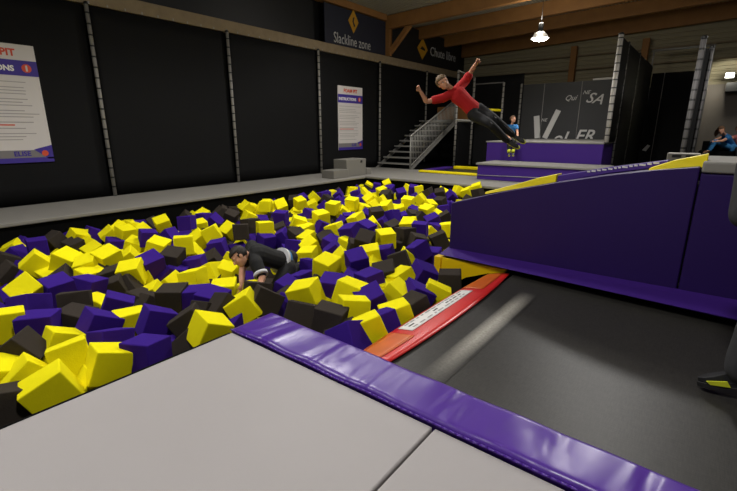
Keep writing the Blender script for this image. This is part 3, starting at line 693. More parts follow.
# ------------------------------------------------------------------ purple tiers
t = thing('purple_tier', 'lower purple padded tier with grey top beyond the ramp', 'step', (-3.7,12.7,0), 'purple padded tiers')
mb = MB(); mb.box((-5.36,12,0),(-2.1,13.4,.42),'step_purple',bev=.015); mb.build('tier_body', t)
mb = MB(); mb.box((-5.4,11.96,.42),(-2.04,13.4,.475),'deck_grey',bev=.012); mb.build('tier_top', t)
mb = MB(); mb.tube((-5.36,11.99,.12),(-2.1,11.99,.185),.01,'print_grey',n=8); tag(mb.build('seam_line', t), 'pale seam line across the front')
t = thing('purple_tier', 'upper purple padded tier with grey top where the girl sits', 'step', (-4,14,0), 'purple padded tiers')
mb = MB(); mb.box((-5.72,13.42,0),(-2.37,18.3,1.02),'step_purple',bev=.015); mb.build('tier_body', t)
mb = MB(); mb.box((-5.76,13.405,1.02),(-2.36,18.3,1.06),'deck_grey',bev=.012); mb.build('tier_top', t)
# lettered wall
t = thing('lettered_wall', 'dark padded wall painted with white slogan lettering behind the purple tiers', 'wall panel', (-4,18.4,0))
mb = MB(); mb.box((-7.4,18.4,0),(-2.4,18.5,3.17),'step_wall'); mb.build('panel', t)
mb = MB()
for x in (-5.62,-4.25): mb.tube((x,18.39,1.06),(x,18.39,3.17),.012,'print_grey',n=6)
mb.build('seam', t)
mb = MB(); mb.box((-3.9,18.36,3.17),(-2.4,18.5,3.24),'steel_light'); mb.build('top_bar', t)
LY = 18.385
mb = MB()
def stroke(pts_, w):
    for (xa,za),(xb,zb) in zip(pts_, pts_[1:]):
        d = Vector((xb-xa, zb-za)).normalized(); nx, nz = -d.y*w/2, d.x*w/2
        mb.hexa([(xa-nx,LY,za-nz),(xb-nx,LY,zb-nz),(xb+nx,LY,zb+nz),(xa+nx,LY,za+nz)],[(xa-nx,LY+.01,za-nz),(xb-nx,LY+.01,zb-nz),(xb+nx,LY+.01,zb+nz),(xa+nx,LY+.01,za+nz)],'letter_white')
stroke([(-5.82,1.95),(-5.7,1.08)], .22); stroke([(-5.0,2.15),(-5.42,1.08)], .2)
mb.build('letter_v', t)
LW = dict(mt='letter_white', parent=t, extrude=.005)
text('word', 'Qui', .27, backM(-4.82,2.5,LY), shear=.4, **LW)
text('word', 'NE', .19, backM(-4.2,2.7,LY), shear=.4, **LW)
text('word', 'SA', .52, backM(-4.08,2.42,LY) @ Matrix.Rotation(-.18,4,'Z'), shear=.35, offset=.004, **LW)
text('word', 'NE', .17, backM(-5.62,1.73,LY), shear=.3, offset=0, **LW)
text('word', 'oL', .66, backM(-5.12,.88,LY), shear=.3, offset=.008, clipz=1.07, **LW)
text('word', 'ER', .62, backM(-4.3,.98,LY), shear=.3, offset=.008, clipz=1.07, **LW)
bpy.context.view_layer.update()

# ------------------------------------------------------------------ right-hand netted walls
def netwall(x, ys_, zt, z0s, panels, posts, r=.06, mt='laced_lit'):
    G_ = 'laced posts of the right-hand net walls'
    laced('laced_post', x, ys_[0], z0s[0], zt, r, posts[0], mt, group=G_)
    for k in range(len(ys_)-1):
        netpanel(x-.015, x+.015, ys_[k]+(.07 if k == 0 else .03), ys_[k+1]-.03, z0s[k]+.005, zt-.05, panels[k], 'y', 'right-hand net panels')
    for k in range(1, len(ys_)-1): laced('laced_post', x, ys_[k], z0s[k], zt-.03, .03, posts[k], 'laced_dark', group=G_)
netwall(-2.33, (13.5,14.8,17.07,20.6), 3.79, (1.06,0,0), ['nearest black net panel of the tall fin standing at the purple tiers','middle black net panel of the tall fin beside the purple tiers','furthest black net panel of the tall fin beside the purple tiers'],
  ['tall pale laced post at the near end of the fin on the purple tiers','first thin seam post behind the tall pale laced post','second thin seam post behind the tall pale laced post'])
netwall(-.52, (12,13.6,16.2,18.35), 3.27, (0,0,0), ['nearest net panel of the narrow right-hand fin behind the yellow wedge','middle net panel of the narrow right-hand fin','furthest net panel of the narrow right-hand fin'],
  ['tall grey laced post at the right, left of the floodlight','first thin seam post of the narrow right-hand fin','second thin seam post of the narrow right-hand fin'], .055, 'laced_dark')
mb = MB(); mb.box((-.455,12.06,.01),(-.395,12.3,3.05),'net_black'); tag(mb.build('net_strip',None,(-.42,12.2,0)), 'narrow black net strip between the paired laced posts at right', 'net panel')
laced('laced_post', -.36, 12.25, 0, 3.1, .04, 'slimmer dark laced post just right of the tall grey one', 'laced_dark', group='laced posts of the right-hand net walls')
mb = MB(); mb.tube((-2.4,20.35,4.28),(-.5,20.35,4.28),.045,'steel_light'); mb.tube((-2.33,20.35,3.7),(-2.33,20.35,4.28),.03,'steel_light'); mb.tube((-.55,20.35,0),(-.55,20.35,4.28),.04,'steel_light'); tag(mb.build('crossbar',None,(-1.3,20.3,4.1)), 'horizontal steel tube running between the two tall net fins', 'bar')
mb = MB(); mb.box((-2.3,20.62,0),(-.8,20.72,3.5),'net_black'); mb.tube((-1.9,20.6,0),(-1.9,20.6,3.5),.012,'print_grey',n=6)
mb.hexa([(-2.24,20.61,.62),(-2.1,20.61,.58),(-1.98,20.61,.8),(-2.08,20.61,.84)],[(-2.24,20.6,.62),(-2.1,20.6,.58),(-1.98,20.6,.8),(-2.08,20.6,.84)],'letter_white')
tag(mb.build('net_panel',None,(-1.3,18.4,0)), 'black back panel seen between the two tall net fins', 'net panel')
mb = MB(); mb.box((-2.05,12,-.08),(-.4,20.6,0),'deck_grey'); tag(mb.build('walkway_deck',None,(-1.2,15,-.08)), 'grey floor between the two tall net fins', 'walkway')
# bench and spectators' ledge
mb = MB(); mb.box((-.35,17.2,0),(3.2,18.2,.76),'grime_black',bev=.03); tag(mb.build('padded_bench',None,(1,17.4,0)), 'black padded bench carrying the two seated people at right', 'bench')
mb = MB(); mb.box((-.3,18.22,-1.4),(5.4,18.4,1.05),'grime_black'); tag(mb.build('back_panel',None,(2,18.3,0)), 'low black panel behind the two seated people', 'panel')
mb = MB(); mb.box((.0,20.9,2.75),(5.4,21.4,3.05),'lamp_black'); tag(mb.build('wall_beam',None,(2,21,2.9)), 'black beam on the right wall just under the floodlight', 'beam')
t = thing('speaker_crate', 'small light grey crate with two dark openings behind the ramp', 'crate', (-.45,7,.9))
mb = MB(); P_ = at(667.5,153,7.3); Q_ = at(689,158,7.3)
mb.box((P_.x,P_.y,Q_.z-.4),(P_.x+.45,P_.y+.3,P_.z),'deck_grey',bev=.01); mb.build('crate_body', t)
mb = MB(); mb.box((P_.x+.07,P_.y-.004,P_.z-.07),(P_.x+.2,P_.y+.01,P_.z-.025),'lamp_black'); mb.box((P_.x+.26,P_.y-.004,P_.z-.07),(P_.x+.39,P_.y+.01,P_.z-.025),'lamp_black'); mb.build('opening', t)
mb = MB(); mb.box((P_.x-.1,P_.y-.1,-1.4),(P_.x+.6,P_.y+.5,Q_.z-.4),'grime_black'); tag(mb.build('crate_stand',None,(P_.x,P_.y,-1.4)), 'black box under the small grey crate behind the ramp', 'box')

# ------------------------------------------------------------------ lamps
def highbay(x, y, z, ztop, label, power, vis=True, size=.25, fill=.09):
    t = thing('hanging_lamp', label, 'lamp', (x,y,z), 'hanging high-bay lamps')
    mb = MB(); mb.tube((x,y,z+.42),(x,y,ztop),.008,'lamp_black',n=6); mb.build('cord', t)
    mb = MB(); mb.lathe((x,y,z),[(.001,.43),(.05,.43),(.07,.40),(.075,.2),(.06,.18)],'lamp_black'); mb.build('housing', t)
    mb = MB(); mb.lathe((x,y,z),[(.06,.19),(.12,.18),(.2,.09),(.26,0),(.27,-.005),(.265,-.008),(.25,0),(.19,.085),(.11,.165),(.05,.17)],'steel_light'); mb.build('shade', t)
    mb = MB(); mb.lathe((x,y,z),[(.001,-.075),(.09,-.068),(.17,-.045),(.23,-.005),(.22,.02),(.001,.04)],'bulb'); mb.build('bulb', t)
    L = bpy.data.lights.new('lamp_light','SPOT'); L.energy = power; L.shadow_soft_size = size; L.spot_size = math.radians(158); L.spot_blend = .5; L.color = (1,.975,.94)
    o = bpy.data.objects.new('lamp_light', L); C.objects.link(o); o.location = (x,y,z-.12)
    L = bpy.data.lights.new('ceiling_fill','POINT'); L.energy = power*fill; L.shadow_soft_size = .2; L.color = (1,.93,.82)  # added point light above the shade, brightens the ceiling
    o = bpy.data.objects.new('ceiling_fill', L); C.objects.link(o); o.location = (x,y,z+.5)
    return t
highbay(-4.62,14.2,4.05,5.3,'bright hanging high-bay lamp in front of the wooden roof beams',260,fill=.3)
highbay(-1.0,9.0,4.55,5.8,'hanging lamp over the far part of the ramp, above the picture',560)
highbay(-5.6,5.6,4.8,5.7,'hanging lamp over the middle of the foam pit, above the picture',520)
highbay(-5.2,.2,4.8,5.7,'hanging lamp over the near left of the pit, above the picture',430)
highbay(-7.0,10.2,4.8,5.6,'hanging lamp over the far end of the pit, above the picture',330)
highbay(-.4,.8,4.8,5.8,'hanging lamp over the foreground mats, above the picture',300)
highbay(1.6,14.5,4.4,5.9,'hanging lamp over the seated people, outside the picture',260)
t = thing('floodlight', 'lit floodlight mounted above the seated people at the right edge', 'floodlight', (.02,20.8,3.25), None)
mb = MB(); mb.box((-.1,20.84,3.17),(.2,21.0,3.4),'lamp_black',bev=.02); mb.build('housing', t)
mb = MB(); mb.box((-.07,20.82,3.22),(.17,20.838,3.36),'flood_face'); mb.build('lamp_face', t)
mb = MB(); mb.tube((.05,21.0,3.3),(.05,21.45,3.3),.03,'lamp_black'); mb.build('bracket', t)
L = bpy.data.lights.new('flood','SPOT'); L.energy = 90; L.spot_size = math.radians(130); L.shadow_soft_size = .15; L.color = (1,.96,.82)
o = bpy.data.objects.new('flood', L); C.objects.link(o); o.location = (.03,20.7,3.3); o.rotation_euler = (math.radians(60),0,0)

# ------------------------------------------------------------------ people
def skin_mesh(chains, mt, vox=.008, extra=None, smooth=True, sub=1):
    """chains: list of (points, radii). Each is swept and all are fused into one surface."""
    mb = MB()
    for pts_, rad in chains:
        n = 14; P = [Vector(p) for p in pts_]
        # resample with smoothing
        Q = []; RR = []
        for k in range(len(P)-1):
            for s_ in range(5):
                u = s_/5; a = P[max(k-1,0)]; b_ = P[k]; c = P[k+1]; d = P[min(k+2,len(P)-1)]
                q = .5*((2*b_)+(-a+c)*u+(2*a-5*b_+4*c-d)*u*u+(-a+3*b_-3*c+d)*u**3)
                Q.append(q); r0, r1 = rad[k], rad[k+1]
                RR.append(tuple((r0[i]*(1-u)+r1[i]*u) if isinstance(r0,tuple) else (r0*(1-u)+r1*u) for i in range(2)))
        Q.append(P[-1]); r0 = rad[-1]; RR.append(r0 if isinstance(r0,tuple) else (r0,r0))
        side = skin_mesh.side
        rings = []
        for k, q in enumerate(Q):
            d = (Q[min(k+1,len(Q)-1)]-Q[max(k-1,0)]).normalized()
            a = (side-d*side.dot(d)); a = a.normalized() if a.length > .05 else d.orthogonal().normalized()
            b2 = d.cross(a)
            rings.append([mb.bm.verts.new(q+a*RR[k][0]*math.cos(2*PI*j/n)+b2*RR[k][1]*math.sin(2*PI*j/n)) for j in range(n)])
        for a, b2 in zip(rings, rings[1:]):
            for j in range(n): mb.bm.faces.new([a[j],a[(j+1)%n],b2[(j+1)%n],b2[j]])
        mb.bm.faces.new(list(reversed(rings[0]))); mb.bm.faces.new(rings[-1])
        for e, rr_ in ((Q[0],RR[0]),(Q[-1],RR[-1])):
            bmesh.ops.create_uvsphere(mb.bm, u_segments=12, v_segments=8, radius=min(rr_)*.98, matrix=Matrix.Translation(e))
    if extra: extra(mb)
    bmesh.ops.recalc_face_normals(mb.bm, faces=mb.bm.faces)
    me = bpy.data.meshes.new('tmp'); mb.bm.to_mesh(me); mb.bm.free()
    o = bpy.data.objects.new('tmp', me); C.objects.link(o)
    r = o.modifiers.new('r','REMESH'); r.mode = 'VOXEL'; r.voxel_size = vox; r.use_smooth_shade = True
    s_ = o.modifiers.new('s','SMOOTH'); s_.factor = .5; s_.iterations = 3 if smooth else 1
    me2 = mesh_from(o); bpy.data.objects.remove(o); me2.materials.clear(); me2.materials.append(MATS[mt])
    for p in me2.polygons: p.use_smooth = True
    return me2
def addpart(name, me, parent, label=None):
    o = bpy.data.objects.new(name, me); C.objects.link(o); o.parent = parent
    me.transform(Matrix.Translation(-parent.location)); me.name = name
    if label: o['label'] = label
    return o
def headshape(mb, c, fwd, up, h):
    """head fused into the body: skull, jaw, nose, ears, brows"""
    fwd = fwd.normalized(); rt = fwd.cross(up).normalized(); up = rt.cross(fwd).normalized()
    M = Matrix((rt, fwd, up)).transposed()
    def bl(off, sc3):
        mm = Matrix.Translation(c+M @ (Vector(off)*h)) @ M.to_4x4() @ Matrix.Diagonal((*[k*h for k in sc3],1))
        bmesh.ops.create_uvsphere(mb.bm, u_segments=20, v_segments=14, radius=1, matrix=mm)
    bl((0,-.03,.12),(.33,.39,.37)); bl((0,.06,-.12),(.28,.30,.32)); bl((0,.16,-.33),(.17,.17,.14))
    bl((0,.37,-.06),(.045,.09,.11)); bl((0,.42,-.12),(.06,.06,.045))
    bl((-.13,.30,.05),(.12,.07,.04)); bl((.13,.30,.05),(.12,.07,.04))
    bl((-.33,-.01,-.05),(.03,.08,.12)); bl((.33,-.01,-.05),(.03,.08,.12)); bl((0,.30,-.25),(.10,.06,.035))
    return M
def face(parent, c, M, h, hairmt, hair='short'):
    for s_ in (-1, 1):
        mb = MB(); mb.ball(c+M @ Vector((.13*s_*h,.335*h,-.02*h)), .045*h, 'white', (1,.5,.6), M); mb.ball(c+M @ Vector((.13*s_*h,.36*h,-.02*h)), .02*h, 'eye_dark', (1,.5,1), M); mb.build('eye', parent)
        mb = MB(); mb.ball(c+M @ Vector((.13*s_*h,.36*h,.075*h)), .06*h, hairmt, (1,.2,.13), M); mb.build('eyebrow', parent)
    mb = MB(); mb.ball(c+M @ Vector((0,.355*h,-.25*h)), .07*h, 'lip', (1,.2,.2), M); mb.build('mouth', parent)
    mb = MB(); rd = random.Random(4)
    mm = Matrix.Translation(c+M @ Vector((0,-.06*h,.15*h))) @ M.to_4x4() @ Matrix.Diagonal((.365*h,.42*h,.39*h,1))
    r_ = bmesh.ops.create_uvsphere(mb.bm, u_segments=28, v_segments=18, radius=1, matrix=mm); i = mb.idx(hairmt)
    Mi = M.transposed(); kill = []
    for v in r_['verts']:
        q = Mi @ (v.co-c)/h
        if (q.y > .12 and q.z < .2) or q.z < (-.28 if hair != 'short' else -.16): kill.append(v)
        else: v.co += (v.co-c).normalized()*h*(rd.uniform(0,.035)+.01*math.sin(q.x*40))
    bmesh.ops.delete(mb.bm, geom=kill, context='VERTS')
    for f in mb.bm.faces: f.smooth = True; f.material_index = i
    o = mb.build('hair', parent); md = o.modifiers.new('s','SOLIDIFY'); md.thickness = .04*h; md.offset = -1
    return o
def hand(chains, wrist, dirn, palmn, s, curl=.5, thumb_side=1):
    """palm and five fingers appended as chains; s = hand length"""
    d = dirn.normalized(); nrm = (palmn-d*palmn.dot(d)).normalized(); sd = d.cross(nrm)*thumb_side
    pc = wrist+d*s*.45
    chains.append(([wrist, wrist+d*s*.15, wrist+d*s*.3, pc], [(s*.13,s*.13),(s*.16,s*.11),(s*.2,s*.1),(s*.19,s*.09)]))
    for k, (off, ln) in enumerate(((.145,.44),(.05,.5),(-.05,.47),(-.14,.37))):
        b = pc+sd*off*s; c1 = b+(d*math.cos(curl*.6)+nrm*math.sin(curl*.6))*ln*s*.45
        c2 = c1+(d*math.cos(curl*1.5)+nrm*math.sin(curl*1.5))*ln*s*.32; c3 = c2+(d*math.cos(curl*2.3)+nrm*math.sin(curl*2.3))*ln*s*.25
        r = s*.05; chains.append(([b-d*s*.08,b,c1,c2,c3],[(r,r),(r,r),(r*.95,r*.95),(r*.85,r*.85),(r*.7,r*.7)]))
    b = wrist+d*s*.18+sd*s*.12; r = s*.058
    chains.append(([b,b+(d*.6+sd*.8)*s*.18,b+(d*.85+sd*.5+nrm*.3)*s*.33,b+(d*.9+sd*.3+nrm*.5)*s*.44],[(r,r),(r,r),(r*.9,r*.9),(r*.75,r*.75)]))
def shoe(parent, heel, toe, up, w, top='shoe_black', sole='sole_lime', label=None):
    d = (toe-heel); L = d.length; d.normalize(); up = (up-d*up.dot(d)).normalized(); sd = d.cross(up)
    def ring(z0, z1, outl, mt, mbx, zs=None):
        n = len(outl); lo = [heel+d*u*L+sd*v*w+up*z0 for u, v in outl]; hi = [heel+d*u*L+sd*v*w*.92+up*(zs[i] if zs else z1) for i,(u,v) in enumerate(outl)]
        mbx.hexa(lo, hi, mt, bev=.004)
    outl = [(-.02,-.3),(.2,-.4),(.45,-.38),(.7,-.52),(.88,-.42),(1,-.05),(.94,.3),(.75,.48),(.45,.38),(.2,.38),(-.02,.3),(-.06,0)]
    mb = MB(); ring(0, w*.3, outl, sole, mb); s_ = mb.build('shoe_sole', parent, None)
    mb = MB(); zs = [w*1.1,w*1.05,w*.85,w*.7,w*.6,w*.52,w*.6,w*.7,w*.85,w*1.05,w*1.1,w*1.1]
    ring(w*.3, 0, [(u*.97,v*.94) for u,v in outl], top, mb, zs); o = mb.build('shoe', parent)
    if label: o['label'] = label
    return o

# --- boy in mid-air
skin_mesh.side = Rv.copy()
def bodyparts(J, hh, mats, name, label, vox=.007, k=1.0, hs=.12, hands=True, curl=.5, shoes=True, sleeve=.95, facing=None, headup=None, hairmt='hair_fair', hair='short', socks=None, bare=False, trouserlabel=None, shirtlabel=None, shoetop='shoe_black', sole='sole_lime', palm=None, shirt_end=None, short_trousers=False, tk=1.0):
    """J: dict of world joints. k: scale of radii relative to a 1.3 m child"""
    base = J['pelvis']; t = thing(name, label, 'person', base)
    T = lambda a, b, u: J[a].lerp(J[b], u)
    pelvis, chest, neck, head = J['pelvis'], J['chest'], J['neck'], J['head']
    sho = (J['shL']-J['shR']).normalized(); skin_mesh.side = sho
    torso = ([pelvis, pelvis.lerp(chest,.5), chest, neck.lerp(chest,.35)], [(.105*k,.08*k),(.1*k,.075*k),(.125*k,.085*k),(.1*k,.065*k)])
    ch = [torso, ([neck.lerp(chest,.3), neck, head-(head-neck)*.2],[(.05*k,.05*k),(.042*k,.042*k),(.045*k,.045*k)])]
    for s_ in 'LR':
        ch.append(([chest.lerp(neck,.5), J['sh'+s_]],[(.05*k,.05*k),(.048*k,.048*k)]))
        ch.append(([J['sh'+s_], T('sh'+s_,'el'+s_,.5), J['el'+s_], T('el'+s_,'wr'+s_,.35), J['wr'+s_]], [(.045*k,.045*k),(.04*k,.04*k),(.033*k,.033*k),(.034*k,.034*k),(.023*k,.023*k)]))
        ch.append(([pelvis.lerp(J['hip'+s_],.6), J['hip'+s_], T('hip'+s_,'kn'+s_,.5), J['kn'+s_], T('kn'+s_,'an'+s_,.35), J['an'+s_]], [(.07*k,.07*k),(.078*k,.078*k),(.066*k,.066*k),(.048*k,.048*k),(.05*k,.05*k),(.03*k,.03*k)]))
        if not shoes: 
            ch.append(([J['an'+s_], J['an'+s_].lerp(J['toe'+s_],.5), J['toe'+s_]],[(.03*k,.03*k),(.032*k,.028*k),(.022*k,.018*k)]))
        if hands:
            d = J['wr'+s_]-J['el'+s_]; hand(ch, J['wr'+s_], J.get('hd'+s_, d), palm or -Fv, hs, curl, 1 if s_ == 'L' else -1)
    fw = facing or -Fv; up = headup or (head-neck)
    box = {}
    me = skin_mesh(ch, 'skin', vox, lambda mb: box.update(M=headshape(mb, head, fw, up, hh)))
    addpart('body', me, t)
    face(t, head, box['M'], hh, hairmt, hair)
    skin_mesh.side = sho
    # shirt
    g = .014
    she = shirt_end if shirt_end is not None else 0
    c2 = [([pelvis.lerp(chest,she), pelvis.lerp(chest,.5), chest, neck.lerp(chest,.42)], [(.115*k+g,.09*k+g),(.105*k+g,.08*k+g),(.128*k+g,.088*k+g),(.095*k+g,.06*k+g)])]
    for s_ in 'LR':
        c2.append(([chest.lerp(neck,.5), J['sh'+s_]],[(.055*k+g,.05*k+g),(.052*k+g,.052*k+g)]))
        c2.append(([J['sh'+s_], T('sh'+s_,'el'+s_,.5), T('sh'+s_,'el'+s_,sleeve)],[(.052*k+g,.052*k+g),(.048*k+g,.048*k+g),(.046*k+g,.046*k+g)]))
    if mats[0]: addpart('shirt', skin_mesh(c2, mats[0], vox), t, shirtlabel)
    c3 = [([J['hipL'], pelvis, J['hipR']],[(.09*k,.095*k),(.1*k,.1*k),(.09*k,.095*k)]), ([pelvis.lerp(chest,.18), pelvis],[(.112*k+.006,.085*k+.006),(.112*k,.09*k)])]
    for s_ in 'LR':
        L = [J['hip'+s_], T('hip'+s_,'kn'+s_,.5), J['kn'+s_], T('kn'+s_,'an'+s_,.35), T('kn'+s_,'an'+s_,.9)]
        R_ = [(.086*k,.086*k),(.078*k,.078*k),(.062*k,.062*k),(.06*k,.06*k),(.048*k,.048*k)]
        R_ = R_[:2]+[(a*tk,b*tk) for a,b in R_[2:]]
        if short_trousers: L = L[:3]; R_ = R_[:3]
        c3.append((L, R_))
    addpart('trousers', skin_mesh(c3, mats[1], vox), t, trouserlabel)
    if shoes:
        for s_ in 'LR':
            an, toe = J['an'+s_], J['toe'+s_]; d = (toe-an).normalized(); up2 = J['kn'+s_]-an
            up2 = (up2-d*up2.dot(d)).normalized()
            shoe(t, an-d*.045*k-up2*.055*k, toe-up2*.035*k, up2, .075*k, shoetop, sole)
    return t
W0 = 6.0
J = dict(head=at(443,83,5.93), neck=at(451.5,89,6.0), chest=at(458,95,6.02), pelvis=at(474,110,6.05),
  shL=at(465.5,81,6.08), shR=at(443.5,98,5.98), elL=at(471.5,71,5.98), wrL=at(476,63.5,5.85), elR=at(426.5,101.5,5.95), wrR=at(420.5,91.5,5.85),
  hipL=at(478.5,108.5,6.08), hipR=at(473,115,6.02), knL=at(494,118.5,5.85), knR=at(490,124,5.78), anL=at(514,136,6.0), anR=at(508.5,142,5.95), toeL=at(525,142.5,5.85), toeR=at(519,147.5,5.8))
t = bodyparts(J, .215, ('tshirt_red','trouser_black'), 'jumping_boy', 'boy in red t-shirt and black trousers flying leaning through the air over the pit', vox=.007, k=.93, hs=.14,
   facing=(-Fv+Rv*.15-Uv*.08), headup=(Uv*.8-Rv*.5), curl=.7, shirtlabel='red t-shirt', trouserlabel='black trousers', sleeve=.55)
for s_ in 'LR':
    mb = MB(); a, b_, c = J['hip'+s_], J['kn'+s_], J['an'+s_]; off = -Fv*.075
    mb.tube(a.lerp(b_,.1)-Fv*.07, b_-Fv*.058, .008, 'stripe_grey', n=6); mb.tube(b_-Fv*.058, b_.lerp(c,.85)-Fv*.045, .007, 'stripe_grey', n=6); o = mb.build('side_stripe', t)

# --- man crouching in the pit
D = 5.25
J = dict(head=at(239.5,257,4.650), neck=at(248.5,255,4.790), chest=at(258,254,4.836), pelvis=at(285,262,5.162),
  shL=at(256.5,264,4.650), shR=at(252,246,5.022), elL=at(262,277,4.576), wrL=at(260,286,4.464), elR=at(242.5,269,4.929), wrR=at(241.5,283,4.697),
  hipL=at(288,268,5.069), hipR=at(290,258,5.255), knL=at(276,289,4.883), knR=at(283,282,5.115), anL=at(296,283,5.255), anR=at(299,266,5.487), toeL=at(302,286,5.348), toeR=at(306,263,5.534),
  hdL=(-Uv*1-Fv*.3-Rv*.2), hdR=(-Uv*1-Fv*.3))
t = bodyparts(J, .225, ('shirt_black','trouser_black'), 'crouching_man', 'dark-haired man in black polo shirt crouching among the foam cubes', vox=.009, k=1.14, hs=.16,
   facing=(-Rv*.7-Uv*.75-Fv*.55), headup=(Uv*.75-Rv*.45+Fv*.1), hairmt='hair_dark', curl=.6, sleeve=.72, shirtlabel='black polo shirt with white sleeve trim', sole='shoe_black', palm=Rv*-1)
def cuff(parent, a, b_, r, mt, name, w=.03):
    mb = MB(); d = (b_-a).normalized(); mb.tube(a-d*w*.5, a+d*w*.5, r, mt, n=20); o = mb.build(name, parent); return o
e = J['shL'].lerp(J['elL'],.8); o = cuff(t, e, J['elL'], .078, 'cloth_white', 'sleeve_trim', .035); tag(o, 'white sleeve trim')
e = J['pelvis'].lerp(J['chest'],.22); 
mb = MB(); d = (J['chest']-J['pelvis']).normalized(); mb.tube(e-d*.035, e+d*.0, .158, 'cloth_white', n=28); mb.tube(e-d*.07, e-d*.035, .15, 'cloth_blue', n=28); tag(mb.build('waist_band', t), 'white and light blue shirt hem at the waist')

# --- girl sitting on the purple tier
w = 14.0
J = dict(head=at(513.2,119.5,13.45), neck=at(512,125,13.55), chest=at(511.5,128,13.55), pelvis=at(511.5,138.5,13.65),
  shL=at(516.5,126.5,13.50), shR=at(507,126.8,13.55), elL=at(517.5,133,13.40), wrL=at(517.5,138,13.20), elR=at(507,133.5,13.45), wrR=at(510,138.5,13.20),
  hipL=at(514,139,13.60), hipR=at(509.5,139,13.60), knL=at(514,141,13.03), knR=at(508.5,141,13.03), anL=at(513,153,13.01), anR=at(509,153,13.01), toeL=at(513.5,155.5,12.85), toeR=at(509,155.5,12.85))
t = bodyparts(J, .22, ('cloth_teal','trouser_black'), 'seated_girl', 'girl in blue top sitting on the edge of the upper purple tier', vox=.012, k=.95, hs=.12, hairmt='hair_brown', hair='long', sleeve=.15,
   facing=(-Fv+Rv*.5), headup=Uv, shirtlabel='blue sleeveless top')
for s_ in 'LR': tag(cuff(t, J['kn'+s_].lerp(J['an'+s_],.85), J['an'+s_], .052, 'sole_lime', 'sock', .09), 'pale yellow sock')

# --- two people on the bench, far right
J = dict(head=at(721,130.5,12.80), neck=at(724.5,134.5,13.10), chest=at(727,138,13.20), pelvis=at(733,147.5,13.50),
  shL=at(729,137.5,12.90), shR=at(725,136.5,13.50), elL=at(722,141,12.70), wrL=at(715,141.5,12.70), elR=at(718,138.5,13.50), wrR=at(712,141.5,13.40),
  hipL=at(732,148.5,13.30), hipR=at(733,148.5,17.1), knL=at(715,141.5,13.00), knR=at(713,142.5,13.50), anL=at(709,151,13.10), anR=at(707.5,151,13.50), toeL=at(703.5,152.5,13.00), toeR=at(702.5,152.5,13.40))
t = bodyparts(J, .24, ('cloth_teal','cloth_blue'), 'seated_person', 'person with long brown hair and blue trousers sitting hunched at the right', vox=.014, k=1.1, hs=.15, hairmt='hair_brown', hair='long', sleeve=.3,
   facing=(-Rv*.6-Fv*.6-Uv*.3), headup=Uv, shoes=False, shirtlabel='blue top', trouserlabel='blue trousers')
mb = MB(); skin_mesh.side = Rv.copy()
addpart('ponytail', skin_mesh([([at(719,129.5,12.95),at(717,132,12.95),at(716,134.5,12.95),at(715.5,136,12.95)],[.06,.06,.05,.025])],'hair_brown',.012), t, 'long brown ponytail hanging forward')
J = dict(head=at(739.5,129.5,13.20), neck=at(740,135,13.30), chest=at(740,139,13.30), pelvis=at(741,148.5,13.40),
  shL=at(745,137,13.30), shR=at(735.5,137,13.30), elL=at(747,143,13.10), wrL=at(743,146,12.90), elR=at(729,138.5,13.10), wrR=at(723,140,13.00),
  hipL=at(744,148.5,13.40), hipR=at(739,148.5,13.40), knL=at(746,149,12.80), knR=at(738,149,12.80), anL=at(746,160,12.70), anR=at(738,160,12.70), toeL=at(746,162,12.50), toeR=at(738,162,12.50))
bodyparts(J, .24, ('cloth_pink','trouser_black'), 'seated_person', 'person in pink sitting at the right picture edge', vox=.014, k=1.1, hs=.15, hairmt='hair_brown', hair='long', sleeve=.3, facing=(-Fv-Rv*.3), headup=Uv, shirtlabel='pink top')

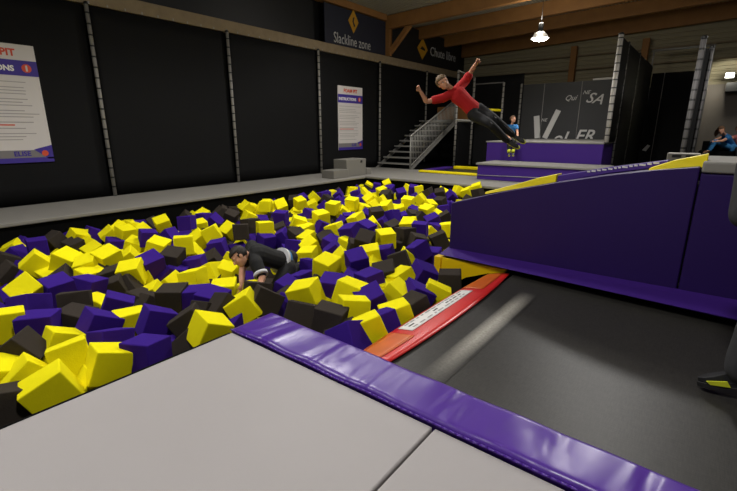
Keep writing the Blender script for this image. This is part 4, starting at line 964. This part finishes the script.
# --- person standing on the trampoline, only a leg and an elbow inside the frame
zf = -.06
def G(px, py, wd): return at(px, py, wd)
footp = onz(728,392,-.02); fw_ = proj(footp)[2]
J = dict(head=at(786,118,2.5), neck=at(786,152,2.5), chest=at(786,185,2.5), pelvis=at(786,250,2.52),
  shL=at(820,165,2.6), shR=at(754,165,2.45), elL=at(835,215,2.6), wrL=at(825,250,2.45), elR=at(744,217,2.42), wrR=at(770,250,2.25),
  hipL=at(803,262,2.55), hipR=at(770,262,2.5), knL=at(808,325,2.5), knR=at(752,318,2.42), anL=at(812,385,2.6), anR=at(729,374,2.42), toeL=at(812,410,2.45), toeR=at(720,391,2.3))
gp = onz(737,394,-.06); J['anR'] = gp+Vector((0,0,.12)); tp = onz(700,384,-.06); J['toeR'] = gp+(tp-gp).normalized()*.2+Vector((0,0,.03)); J['knR'] = J['anR']+Vector((.07,.05,.40)); J['hipR'] = J['knR']+Vector((.08,.05,.44))
SP = bodyparts(J, .235, ('trouser_grey','trouser_grey'), 'standing_person', 'person in dark grey clothes and black shoes standing on the trampoline at the right edge', vox=.01, k=1.3, hs=.18, hairmt='hair_dark', facing=Vector((-.6,.8,0)), headup=Vector((0,0,1)), sleeve=.97,
   shirtlabel='dark grey long top', trouserlabel='dark grey loose trousers', curl=.5, tk=1.55, sole='shoe_black')
q = J['anR'].lerp(J['toeR'],.5); sd = (J['toeR']-J['anR']).cross(Vector((0,0,1))).normalized(); sd = sd if sd.dot(O-q) > 0 else -sd
mb = MB(); q = q+sd*.05; d = (J['toeR']-J['anR']); d.z = 0; d.normalize(); mb.hexa([q+d*a+Vector((0,0,b)) for a,b in ((-.06,-.02),(.03,-.035),(.05,-.02),(-.04,.01))],[q+sd*.008+d*a+Vector((0,0,b)) for a,b in ((-.06,-.02),(.03,-.035),(.05,-.02),(-.04,.01))],'sole_lime'); tag(mb.build('shoe_mark', SP), 'yellow-green mark on the shoe')

# ------------------------------------------------------------------ world & view
wd = bpy.data.worlds.new('world'); sc.world = wd; wd.use_nodes = True
wd.node_tree.nodes['Background'].inputs[0].default_value = (.9,.93,1,1); wd.node_tree.nodes['Background'].inputs[1].default_value = .12
sc.view_settings.view_transform = 'Standard'; sc.view_settings.look = 'None'; sc.view_settings.gamma = 1; sc.view_settings.use_curve_mapping = False
sc.view_settings.exposure = 0.0
